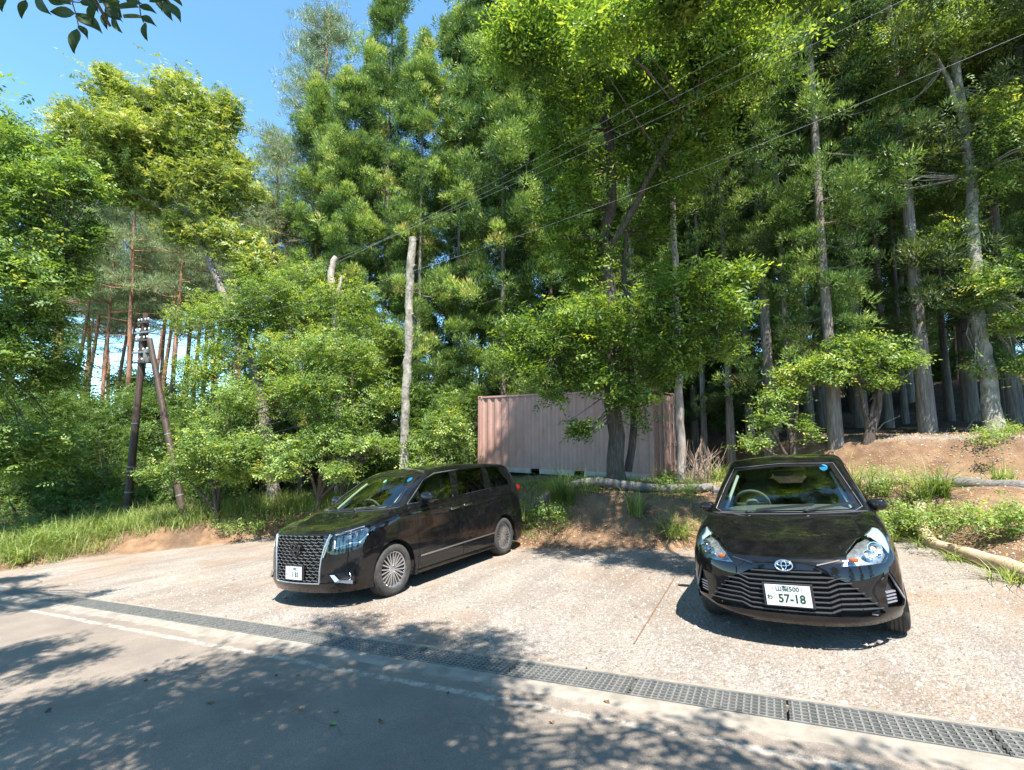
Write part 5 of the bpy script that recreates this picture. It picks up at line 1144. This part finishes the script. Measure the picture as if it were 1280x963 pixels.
for i, (px, y) in enumerate([(572, 18.2), (540, 18.8), (500, 17.8), (-120, 17), (-60, 19.5), (-20, 22), (30, 21), (70, 20), (100, 23), (135, 21.5), (165, 23), (195, 21.5), (225, 23), (255, 21.5), (290, 23), (320, 22), (10, 26), (60, 27), (110, 28), (150, 30), (185, 28), (215, 31), (245, 28), (280, 30), (350, 23), (400, 22), (-90, 24), (40, 34), (100, 35), (160, 36), (220, 36), (270, 36), (320, 34)]):
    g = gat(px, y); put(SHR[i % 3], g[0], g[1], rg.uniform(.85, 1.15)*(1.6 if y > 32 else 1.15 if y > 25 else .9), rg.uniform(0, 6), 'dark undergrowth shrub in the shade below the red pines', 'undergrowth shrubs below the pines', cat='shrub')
for i, (px, y) in enumerate([(905, 17.5), (945, 16.5), (990, 18.5), (1060, 21), (870, 19), (1110, 24), (1180, 22), (1250, 21), (1000, 27), (1150, 30), (1230, 28)]):
    g = gat(px, y); put(SHR[i % 2], g[0], g[1], rg.uniform(.35, .6), rg.uniform(0, 6), 'low dark shrub among the trunks of the right-hand forest', 'low shrubs among the trunks on the right', cat='shrub')
# saplings on the right
def sapling(px, y, bl, seed, lb, n=230, m='broad'): return bush(px, y, bl, seed, lb, n, m)
sapling(990, 11.6, [(975, 500, 11.6, (.5, .45, .3)), (1000, 470, 11.5, (.5, .4, .25)), (960, 530, 11.4, (.4, .35, .25)), (945, 555, 11.2, (.35, .3, .15)), (1030, 455, 11.4, (.4, .35, .18)), (1000, 535, 11.6, .3)], 91, 'leafy sapling with pale green leaves in front of the straight grey cedar')
sapling(1085, 11.4, [(1095, 435, 11.2, (.75, .5, .28)), (1070, 455, 11.2, (.5, .4, .2)), (1120, 450, 11.2, (.45, .4, .22)), (1100, 475, 11.3, (.45, .4, .2)), (1045, 470, 11.2, (.4, .3, .16))], 92, 'layered green sapling branch spreading between two grey cedar trunks')
b3 = gat(1242, 10.9); KL = [([tuple(b3)]+A3((1238, 490, 10.95), (1230, 440, 11), (1222, 400, 11), (1218, 330, 11.1), (1214, 250, 11.1), (1208, 190, 11.1), (1200, 130, 11.1), (1192, 60, 11.1), (1188, 0, 11), (1185, -60, 11)), .17, .07), (A3((1203, 150, 11.1), (1180, 90, 11), (1155, 55, 11), (1130, 25, 10.8)), .06, .03), (A3((1196, 90, 11.1), (1205, 50, 11), (1215, 10, 11)), .04, .02)]
KB = [(1255, 340, 10.6, (.7, .6, .4)), (1270, 400, 10.5, (.6, .5, .35)), (1235, 370, 10.6, (.45, .4, .25)), (1275, 460, 10.6, (.4, .4, .3)), (1265, 170, 10.6, (.8, .6, .5)), (1235, 130, 10.6, (.6, .6, .4)), (1200, 40, 10.8, (1.0, .8, .5)), (1130, 40, 10.8, (.8, .7, .5)), (1260, 30, 10.6, (.9, .7, .5)), (1160, 100, 11.4, .5), (1220, 455, 10.8, .22), (1150, 200, 11.6, (.8, .6, .5)), (1090, 240, 12, (.8, .6, .5)), (1240, 230, 10.9, (.6, .5, .4)), (1110, 130, 11.8, (.7, .6, .5)), (1190, 290, 11.4, (.6, .5, .4))]
broad('knobbly_tree', tuple(b3), KL, [(tuple(at(a, v_, c)), r) for a, v_, c, r in KB], LM['broad'], 150, .10, 'pale knobbly leaning tree with a flared root foot on the upper path', 'pale', seed=93, tone=(.05, .8))
# cut and dead trunks
def snag(name, pts, r0, r1, m, label, extra=()):
    P = np.array(pts); e = empty(name, Matrix.Translation(P[0])); f = np.linspace(0, len(P)-1, len(P)*5); Q = cr(P-P[0], f); Q += np.r_[[(0, 0, 0)], rng.normal(0, r0*.09, (len(Q)-1, 3))]; Q[0, 2] -= .2
    R = np.linspace(r0, r1, len(Q))*rng.uniform(.93, 1.07, len(Q)); MB().tube(Q, R, 14).build('trunk', m, e, 60)
    for p, q, r_ in extra: MB().tube([np.array(p)-P[0], (np.array(p)+np.array(q))/2-P[0]+rng.normal(0, .03, 3), np.array(q)-P[0]], [r_, r_*.8, r_*.5], 8).build('branch_stub', m, e, 60)
    return tag(e, label, 'dead tree')
snag('cut_trunk', [tuple(gat(504, 14.2))]+A3((506, 540, 14.2), (508, 480, 14.2), (511, 420, 14.2), (512, 360, 14.2), (516, 297, 14.2)), .135, .12, BK['pale'], 'bare lopped pale trunk standing like a pole behind the minivan roof', [(at(512, 400, 14.2), at(516, 392, 14.1), .05), (at(510, 450, 14.2), at(505, 444, 14.1), .05), (at(514, 340, 14.2), at(519, 331, 14.1), .05)])
snag('forked_snag', [tuple(gat(424, 16.5))]+A3((423, 500, 16.5), (421, 430, 16.5), (419, 385, 16.5), (413, 350, 16.5), (419, 322, 16.5)), .17, .11, BK['snag'], 'grey dead snag with a forked broken top above the bushes', [(at(420, 380, 16.5), at(428, 345, 16.4), .09)])
snag('dead_trunk', [tuple(gat(852, 12.6))]+A3((850, 520, 12.6), (847, 440, 12.6), (845, 360, 12.6), (842, 290, 12.6), (839, 225, 12.6), (836, 180, 12.6)), .115, .06, BK['snag'], 'pinkish grey dead trunk with bare side twigs at the right end of the container', [(at(842, 300, 12.6), at(815, 298, 12.3), .02), (at(843, 340, 12.6), at(818, 340, 12.3), .02), (at(840, 255, 12.6), at(820, 258, 12.4), .015), (at(846, 400, 12.6), at(850, 380, 12.4), .03)])
# wooden utility poles, stay pole and wires
CREO = noisy('creosoted_pole', (.03, .02, .015), (.085, .05, .038), 7, .6, .4, .01, stretch=(4, 4, .4)); WIRE = mat('wire', (.45, .45, .45), .5, .3); PORC = mat('porcelain', (.75, .76, .76), .25)
def pole(name, p, q, r0, r1, label):
    e = empty(name, Matrix.Translation(p)); d = np.array(q)-np.array(p); P = np.linspace(-.05, 1, 8)[:, None]*d; MB().tube(P, np.linspace(r0, r1, 8), 14).build('pole', CREO, e, 60)
    for f in (.12, .22, .24, .45): MB().tube([d*f-d*.003, d*f+d*.003], [np.interp(f, [0, 1], [r0, r1])+.008]*2, 14).build('metal_band', STEEL, e, 60)
    return tag(e, label, 'utility pole'), d
p0 = gat(158, 17.0); pt = at(183, 392, 17.0)
e1, d1 = pole('utility_pole', tuple(p0), tuple(pt), .135, .095, 'dark wooden utility pole with a cluster of white insulators at its top')
xd = np.array([.93, -.36, 0])
for i, (f, w_) in enumerate([(.95, .32), (.90, .42), (.86, .36), (.80, .42), (.75, .34)]):
    c = d1*f; MB().bar(c-xd*w_+np.array([0, -.1, 0]), c+xd*w_+np.array([0, -.1, 0]), .07, .06).build('crossarm', STEEL if i % 2 else CREO, e1)
    for k in (-.85, -.35, .35, .85):
        b = MB(); q = c+xd*w_*k+np.array([0, -.1, .09]); b.lathe([(0, .07), (.025, .06), (.032, .04), (.02, .02), (.032, .01), (.02, -.02), (.0, -.03)], 10, 'z', q); b.build('insulator', PORC, e1, 50)
b = MB(); b.lathe([(0, .28), (.13, .26), (.14, .2), (.14, -.2), (.12, -.25), (0, -.26)], 16, 'z', d1*.78+np.array([.28, -.1, 0])); b.build('switch_box', STEEL, e1, 50)
e2, d2 = pole('stay_pole', tuple(gat(230, 16.2)), tuple(at(187, 424, 16.8)), .125, .09, 'dark wooden stay pole leaning left against the utility pole')
for i, (va, vb, f, k) in enumerate([(45, 320, .90, .5), (-75, 300, .95, .3), (-100, 270, .86, -.2), (-130, 250, .80, 0)]):
    s_ = np.array(p0)+d1*f+xd*k; en = at(1300, [34, -85, -120, -160][i], 6.5); md = s_*.5+en*.5; t = np.linspace(0, 1, 40)[:, None]; P = s_*(1-t)+en*t; P[:, 2] -= (4*t*(1-t)).ravel()*[.75, .55, .5, .45][i]
    o = MB().tube(P-s_, .0026, 5, False).build('overhead_wire', WIRE, None, 60); o.location = s_
    tag(o, ['lowest overhead wire crossing the trees from the pole to the upper right', 'topmost overhead wire rising out of the top of the photograph', 'second overhead wire from the top of the fan', 'third overhead wire from the top of the fan'][i], 'wire')
# --- overhanging tree behind the camera: shades the road and dips leaves into the top left
BL = []
for px, v, r_ in [(40, 905, .55), (130, 880, .6), (230, 860, .7), (330, 850, .75), (430, 850, .75), (520, 870, .7), (590, 850, .4), (60, 950, .6), (180, 930, .7), (300, 910, .7), (420, 910, .7), (520, 930, .6), (470, 815, .5), (380, 822, .5), (560, 835, .45), (300, 960, .6), (430, 965, .6), (540, 975, .4), (790, 922, .24), (860, 940, .26), (770, 958, .22), (930, 958, .24), (1010, 968, .2), (585, 800, .3), (520, 796, .35), (1140, 975, .2), (640, 925, .2), (610, 900, .2)]:
    g = gpt(px, v); h = (5.6 if v > 870 else 8.0)+.5*math.sin(px); BL.append(((g[0]+SH[0]*h, g[1]+SH[1]*h, g[2]+h), (r_, r_*.9, .30)))
for px, v, r_ in [(450, 782, .3), (405, 774, .25), (610, 812, .3)]:
    g = gpt(px, v); h = 8.; BL.append(((g[0]+SH[0]*h, g[1]+SH[1]*h, g[2]+h), (r_, r_*.9, .3)))
tb_ = (1.2, -3.2, lot_z(1.2, -3.2)); tip = (-.6, 1.6, 5.4)
LIMB = [([tb_, (1.0, -2.8, 2.2), (.5, -1.9, 4.0), (-.1, -.4, 5.1), tip], .28, .06), ([(.2, -1.0, 4.8), (-2.2, .2, 5.3), (-4.2, 1.4, 5.4)], .10, .03), ([(-.4, .4, 5.2), (-1.6, .9, 4.9), (-1.95, 1.7, 3.95), (-1.9, 2.05, 3.55)], .03, .006)]
SB = []
for px, v, r_ in [(20, 740, .55), (60, 754, .35), (-30, 762, .7), (30, 815, .35), (90, 828, .3), (-40, 840, .5), (110, 745, .25), (-10, 728, .6)]:
    g = gpt(px, v); h = 7.; SB.append(((g[0]+SH[0]*h, g[1]+SH[1]*h, g[2]+h), (r_, r_*.9, .4)))
sbase = (-11.5, -1.0, lot_z(-11.5, -1.0))
broad('roadside_tree', sbase, [([sbase, (-11.2, -.6, 2.5), (-10, .8, 4.5), tuple(SB[0][0])], .2, .05), ([(-10.8, 0, 3.4), (-7.5, .6, 4.5), tuple(SB[3][0])], .08, .03)], SB, LM['walnut'], 200, .10, 'roadside tree standing left of the photographer, shading the left end of the road', seed=97)
ov = broad('overhanging_walnut', tb_, LIMB, BL, LM['walnut'], 90, .11, 'walnut tree leaning over the road, its dark leaflets hanging into the top left corner', seed=95, sp=.36, asp=.42)
DL = leaf_mat('hanging_leaflets', [(0, (.04, .075, .02)), (1, (.055, .10, .025))], .22)  # darker than the crown leaves, shade of the undersides painted into the colour
_lf = {}
def leaflet(Lk):
    if Lk in _lf: return _lf[Lk]
    L = Lk/1000; n = 7; t = np.linspace(0, 1, n); w_ = L*.42*np.sin(np.pi*t**.8)*.5; V = []; F = []
    for i in range(n): V += [(t[i]*L, w_[i], .006*math.sin(t[i]*3)), (t[i]*L, 0, -.005-.01*t[i]), (t[i]*L, -w_[i], .006*math.sin(t[i]*3))]
    for i in range(n-1): a = i*3; F += [(a, a+1, a+4, a+3), (a+1, a+2, a+5, a+4)]
    me = bpy.data.meshes.new('leaf'); me.from_pydata(V, [], F); me.materials.append(DL); me.polygons.foreach_set('use_smooth', [True]*len(F)); a = me.attributes.new('tone', 'FLOAT', 'POINT'); _lf[Lk] = me; return me
k = 400/1204; bi = Matrix.Translation(Vector(tb_)).inverted()
LV = [(15, -20, 60, -90), (97, 0, 70, -95), (130, -15, 95, -50), (283, 52, 82, 175), (288, 48, 125, -38), (300, 95, 60, -55), (290, 108, 85, -90), (395, 45, 62, -80), (420, 60, 75, -60), (395, 30, 80, -40), (520, 25, 68, 178), (525, 20, 62, -25), (535, 65, 70, 172), (532, 60, 60, -35), (545, 85, 58, -82), (595, -10, 55, -72), (620, -5, 95, -70), (625, 5, 95, -52), (350, 10, 75, -85), (300, 5, 60, -20), (265, 10, 65, 170), (450, 5, 70, 175), (440, 0, 65, -75), (180, 0, 80, -10), (560, 5, 60, 10), (340, -10, 60, -60), (410, -10, 90, -60), (640, -10, 50, -30), (470, -5, 60, -20), (215, -20, 70, -15), (0, -10, 60, -120)]
for i, (x, y, L, an) in enumerate(LV):
    px, v = x*k, y*k; p = at(px, v, 2.25+.12*math.sin(i*1.7)); Lm = L*k/586.7*2.6
    me = leaflet(int(round(Lm*1000/8)*8)+8); o = bpy.data.objects.new('leaf', me); COL.objects.link(o); o.parent = ov
    R = Matrix.Rotation(math.radians(90-5), 4, 'X') @ Matrix.Rotation(math.radians(an), 4, 'Z') @ Matrix.Rotation(rng.uniform(-.6, .6), 4, 'X'); o.matrix_parent_inverse = Matrix.Identity(4); o.matrix_local = bi @ Matrix.Translation(Vector(p)) @ R
b = MB(); B_ = np.array(tb_)
for tw in ([(262, -60), (275, 20), (288, 60), (296, 100)], [(440, -60), (400, 0), (395, 45)], [(520, -70), (522, 0), (530, 60), (540, 85)], [(600, -60), (615, -10), (640, 10)], [(80, -50), (97, 0)], [(180, -50), (250, 5), (300, 10)]):
    P = [at(x*k, y*k, 2.25)-B_ for x, y in tw]; b.tube(P, .003, 5, False)
P = [np.array(q)-B_ for q in ((-1.9, 2.05, 3.55), (-1.8, 2.15, 3.85))]; b.tube([at(440*k, -60*k, 2.25)-B_, at(262*k, -60*k, 2.25)-B_, at(80*k, -50*k, 2.25)-B_], .004, 5, False); b.tube([np.array((-1.9, 2.05, 3.6))-B_, at(350*k, -60*k, 2.25)-B_], .005, 5, False)
b.tube([at(520*k, -70*k, 2.25)-B_, at(400*k, -60*k, 2.25)-B_], .004, 5, False); b.tube([at(600*k, -60*k, 2.25)-B_, at(520*k, -70*k, 2.25)-B_], .004, 5, False)
b.build('leaf_stalks', mat('leaf_stalk', (.10, .07, .04), .7), ov)['kind'] = 'stuff'
# trees on the far side of the road, behind the camera (seen in the car windows)
for i, (x, y) in enumerate([(-13, -17), (-7, -21), (-1, -20), (5, -22), (11, -19), (18, -15), (-20, -12)]):
    put(CE[i % 3], x, y, rg.uniform(.6, .85), rg.uniform(0, 6), 'cedar across the road behind the photographer, mirrored in the car windows', 'cedars across the road behind the photographer', z=lot_z(x, y)*.6)
# ---------------------------------------------------------------- grass and weeds
def grass(P, n, L, W_, lean=.5, spread=.12, rg=rng, tone=(.1, .9)):
    """P (k,3) tuft bases -> three-segment blades"""
    k = len(P); B = np.repeat(P, n, 0); m_ = len(B); B = B+np.stack([rg.normal(0, spread, m_), rg.normal(0, spread, m_), np.zeros(m_)], 1); a = rg.uniform(0, 6.28, m_); ln = np.abs(rg.normal(lean, lean*.4, m_)); Lh = (np.repeat(L, n) if np.ndim(L) else L)*rg.uniform(.5, 1.15, m_); d = np.stack([np.cos(a), np.sin(a), np.zeros(m_)], 1); s_ = np.stack([-np.sin(a), np.cos(a), np.zeros(m_)], 1); tn = rg.uniform(*tone, m_)
    rows = []
    for f in (0, .4, .75, 1): rows.append((B+d*(Lh*ln*f**2)[:, None]+np.array([0, 0, 1.])*(Lh*(f-.38*ln*f**2.2))[:, None], W_*(1-f)**.7*.5+.0006))
    V = []
    for c, w_ in rows: V += [c-s_*w_, c+s_*w_]
    V = np.stack(V, 1).reshape(-1, 3); i = np.arange(m_)[:, None]*8; F = np.concatenate([i+np.array([[0, 1, 3, 2]]), i+np.array([[2, 3, 5, 4]]), i+np.array([[4, 5, 7, 6]])], 0); return V, F, np.repeat(tn, 8)
def grass_obj(name, sets, label, cat, kind=None, loc=None, group=None):
    Vs, Fs, Ts = [], [], []; n = 0
    for V, F, t in sets: Vs.append(V); Fs.append(F+n); Ts.append(t); n += len(V)
    V = np.vstack(Vs); 
    if loc is not None: V = V-np.array(loc)
    me = fast_mesh(name, V, np.vstack(Fs), 4, dict(tone=np.concatenate(Ts))); me.materials.append(LM['grass']); o = bpy.data.objects.new(name, me); COL.objects.link(o)
    if loc is not None: o.location = loc
    return tag(o, label, cat, group, kind)
def scat(n, x0, x1, y0, y1, keep):
    X = rg.uniform(x0, x1, n); Y = rg.uniform(y0, y1, n); sd = poly_sd(X, Y, LOT); rd = -poly_sd(X, Y, RIDGE); k = keep(X, Y, sd, rd); X, Y = X[k], Y[k]; return np.stack([X, Y, terr(X, Y)-.02], 1)
U = lambda X: rg.uniform(0, 1, len(X))
P = scat(4200, -19, -4.5, 10.5, 18, lambda X, Y, sd, rd: (sd > .75) & (sd < 3.2) & (U(X) < .9) & ((X > -11) | (sd > .35)))
P2 = scat(1500, -19, -11.5, 10, 14, lambda X, Y, sd, rd: (sd > .15) & (sd < 1.2))
grass_obj('tall_grass', [grass(P, 14, rg.uniform(.40, .85, len(P)), .012, .75, .15), grass(P2, 14, rg.uniform(.30, .60, len(P2)), .011, .8, .15)], 'tall pale green grass covering the mound below the wooden poles', 'grass', 'stuff')
P = scat(900, -1.2, 1.4, 10, 13.5, lambda X, Y, sd, rd: (sd > .3)); P2 = scat(420, 1, 6, 8.4, 12, lambda X, Y, sd, rd: (sd > .05) & (wob(X, Y, 2.2) > .18)); P3 = scat(1500, -1.2, 7, 10.8, 15, lambda X, Y, sd, rd: (sd > 1.2))
grass_obj('bank_weeds', [grass(P, 7, .20, .009, 1.2, .15, tone=(0, .7)), grass(P2, 8, .20, .008, 1.3, .12, tone=(0, .8)), grass(P3, 5, .2, .008, 1.1, .14, tone=(0, .9))], 'weeds and short grass growing on the dirt bank between the cars', 'weeds', 'stuff')
P = scat(900, 5.4, 12, 3, 9.5, lambda X, Y, sd, rd: (sd > .12) & (sd < 2.6) & (wob(X, Y, 2.4) > .25)); P2 = scat(700, 6.5, 13, 8, 14, lambda X, Y, sd, rd: (rd > -.1) & (rd < .9) & (U(X) < .6)); P3 = scat(300, 6.5, 12, 6, 12, lambda X, Y, sd, rd: (rd < -.2) & (rd > -1.3) & (wob(X, Y, 3) > .3))
grass_obj('terrace_weeds', [grass(P, 8, .16, .009, 1.2, .1), grass(P2, 5, .15, .009, 1.2, .12), grass(P3, 6, .12, .008, 1.2, .1)], 'sparse low weeds on the orange dirt slope at the right', 'weeds', 'stuff')
def clump(x, y, n, L, W_, lean, sp, label, seed, tone=(.1, .8)):
    z = tz(x, y)-.02; r2 = np.random.default_rng(seed); return grass_obj('grass_clump', [grass(np.array([[x, y, z]])+np.c_[r2.normal(0, sp*.55, (7, 2)), np.zeros(7)], max(8, n//8), L*r2.uniform(.55, 1.1, 7), W_*1.25, lean*1.6, .035, r2, tone)], label, 'grass clump', None, (x, y, z))
def cpx(px, y): g = gat(px, y); return g[0], g[1]
for i, (px, y, n, L, W_, ln, sp, lb) in enumerate([
    (700, 10.7, 420, 1.25, .008, .5, .30, 'tall feathery grass clump in front of the container, left of the walnut trunk'), (668, 10.9, 150, .8, .008, .45, .22, 'grass clump on the bank just behind the rear of the minivan'), (735, 10.6, 110, .8, .008, .5, .16, 'smaller grass tuft against the foot of the walnut tree on its left'),
    (797, 9.6, 110, .85, .012, .4, .1, 'slender upright grass tuft on the dirt bank below the log'), (850, 9.0, 170, .75, .013, .7, .2, 'arching green grass tuft at the bank foot beside the hatchback'), (830, 11.2, 160, .7, .008, .5, .3, 'grass growing against the container doors'), (790, 11.0, 120, .6, .008, .5, .22, 'grass growing at the right foot of the walnut tree'),
    (1065, 9.3, 110, 1.05, .012, .35, .13, 'tall narrow grass clump behind the hatchback right mirror'), (1100, 9.0, 110, .85, .011, .5, .15, 'dark arching grass clump second to the right of the hatchback'), (1150, 8.4, 130, .8, .011, .55, .16, 'grass clump on the pale path edge right of the hatchback'), (1185, 8.2, 200, .85, .013, .6, .2, 'broad bright grass clump by the end of the dark log'),
    (1255, 8.8, 130, .5, .015, .8, .15, 'pale bushy weed alone on the orange slope at the far right'), (1262, 5.5, 130, .42, .008, .9, .14, 'fine grass tuft growing beside the peeled log at the right edge'), (1190, 6.6, 90, .28, .008, .9, .12, 'small grass tuft at the near side of the peeled log'), (1030, 10.4, 120, .6, .013, .5, .2, 'bright grass tuft behind the hatchback roof'),
    (900, 12.2, 130, .7, .014, .6, .2, 'bright green tuft left of the hatchback roof near the brush pile'), (1130, 7.9, 160, .45, .010, .8, .3, 'green leafy weeds behind the hatchback right flank'), (590, 14.3, 150, .9, .014, .45, .25, 'grass fan at the left end of the container'), (30, 12.6, 200, .8, .016, .7, .3, 'arching grass at the far left end of the mound'), (1270, 10.6, 120, .5, .012, .6, .16, 'green tuft beside the foot of the knobbly tree')]):
    x, y = cpx(px, y); clump(x, y, n, L, W_, ln, sp, lb, 200+i, (.0, .45) if 'dark' in lb or 'feathery' in lb else (.15, .9))
# leafy ground weeds
def weeds(name, px, y, sp, n, L, label, seed, n2=1):
    x, y = cpx(px, y); z = tz(x, y); r2 = np.random.default_rng(seed); C = [(r2.normal(0, sp), r2.normal(0, sp*.7), .08+r2.uniform(0, .15)) for _ in range(n)]
    me = foliage_mesh('leafy_weed', sprays(C, [.16]*n, 500, L, 5, .14, r2, tone=(.2, .8)), LM['broad']); o = bpy.data.objects.new('leafy_weed', me); COL.objects.link(o); o.location = (x, y, z); return tag(o, label, 'weed')
weeds('w', 1165, 7.9, .5, 26, .06, 'dense leafy weeds beside the dark log right of the hatchback', 1); weeds('w', 1120, 8.3, .35, 20, .05, 'leafy weeds hugging the hatchback rear corner', 2); weeds('w', 1275, 6.6, .3, 14, .07, 'broad-leaved weed at the right edge below the log', 3); weeds('w', 655, 11.2, .4, 20, .06, 'leafy weed by the minivan tail on the bank', 4); weeds('w', 865, 10.4, .4, 18, .05, 'leafy weeds below the log left of the hatchback mirror', 5); weeds('w', 1255, 9.6, .35, 12, .06, 'small leafy weeds on the upper path edge at the right', 6); weeds('w', 75, 14.0, .9, 46, .07, 'leafy weeds mixed into the grass mound at the left', 7); weeds('w', 330, 15.2, .6, 30, .07, 'leafy weeds at the dark foot of the bushes', 8)
# dry brush pile
g = gat(878, 12.4); b = MB()
for i in range(90):
    a = rng.uniform(0, 6.28); r_ = rng.uniform(.1, .6); p = np.array([rng.normal(0, .18), rng.normal(0, .15), 0]); q = p+np.array([math.cos(a)*r_, math.sin(a)*r_*.6, rng.uniform(.35, 1.1)]); b.tube([p, (p+q)/2+rng.normal(0, .09, 3), q+rng.normal(0, .05, 3)], [.010, .007, .003], 4, False)
o = b.build('brush_pile', noisy('dry_twigs', (.22, .15, .11), (.42, .32, .25), 9), None); o.location = g; tag(o, 'pile of dry tangled brown twigs beside the dead trunk right of the container', 'brush', kind='stuff')
for i, (px, y, v2, lb) in enumerate([(1085, 11.7, 520, 'fallen bare branch leaning on the upper terrace behind the flared cedar'), (1205, 11.4, 500, 'thin fallen branch rising left of the knobbly tree')]):
    p = gat(px, y); q = at(px+40, v2, y-.3); b = MB(); b.tube([np.zeros(3), (q-p)*.5+np.array([0, 0, .12]), q-p], [.025, .018, .008], 6); o = b.build('fallen_branch', BK['cedar'], None, 60); o.location = p; tag(o, lb, 'branch')
# fallen leaves on the road
FL = mat('fallen_leaf', (.12, .07, .03), .8); FG = mat('green_fallen_leaf', (.14, .22, .04), .6)
for i, (px, v, s_, gr) in enumerate([(262, 880, .05, 0), (182, 852, .035, 0), (375, 888, .05, 0), (416, 907, .05, 1), (476, 903, .05, 0), (248, 847, .03, 0), (345, 846, .03, 0), (372, 845, .035, 0), (733, 837, .03, 0), (758, 878, .04, 0), (420, 892, .03, 0), (60, 890, .05, 0), (690, 905, .035, 0), (560, 868, .03, 0)]):
    g = gpt(px, v); b = MB(); nn = 7; s_ *= .6; P = [(s_*math.cos(t)*(1+.3*math.cos(3*t)), s_*.55*math.sin(t), .006+.01*math.sin(2*t)) for t in np.linspace(0, 2*np.pi, nn, endpoint=False)]; b.add(P+[(0, 0, .003)], [(j, (j+1) % nn, nn) for j in range(nn)])
    o = b.build('fallen_leaf', FG if gr else FL, None); o.matrix_world = Matrix.Translation((g[0], g[1], g[2]+.004)) @ Matrix.Rotation(i*1.3, 4, 'Z'); tag(o, 'green fallen leaf lying on the shaded asphalt' if gr else 'small dark fallen leaf lying on the asphalt', 'fallen leaf', None if gr else 'dark fallen leaves on the road')

weeds('w', 640, 12.0, .5, 26, .06, 'leafy weeds below the left end of the container', 9); weeds('w', 700, 10.3, .3, 14, .05, 'low leafy weeds on the shaded bank left of the walnut trunk', 10); weeds('w', 1110, 9.2, .5, 22, .05, 'leafy weeds among the arching grass clumps right of the hatchback', 11); weeds('w', 1225, 7.2, .4, 16, .05, 'yellowish low weeds between the dark log and the peeled log', 12)
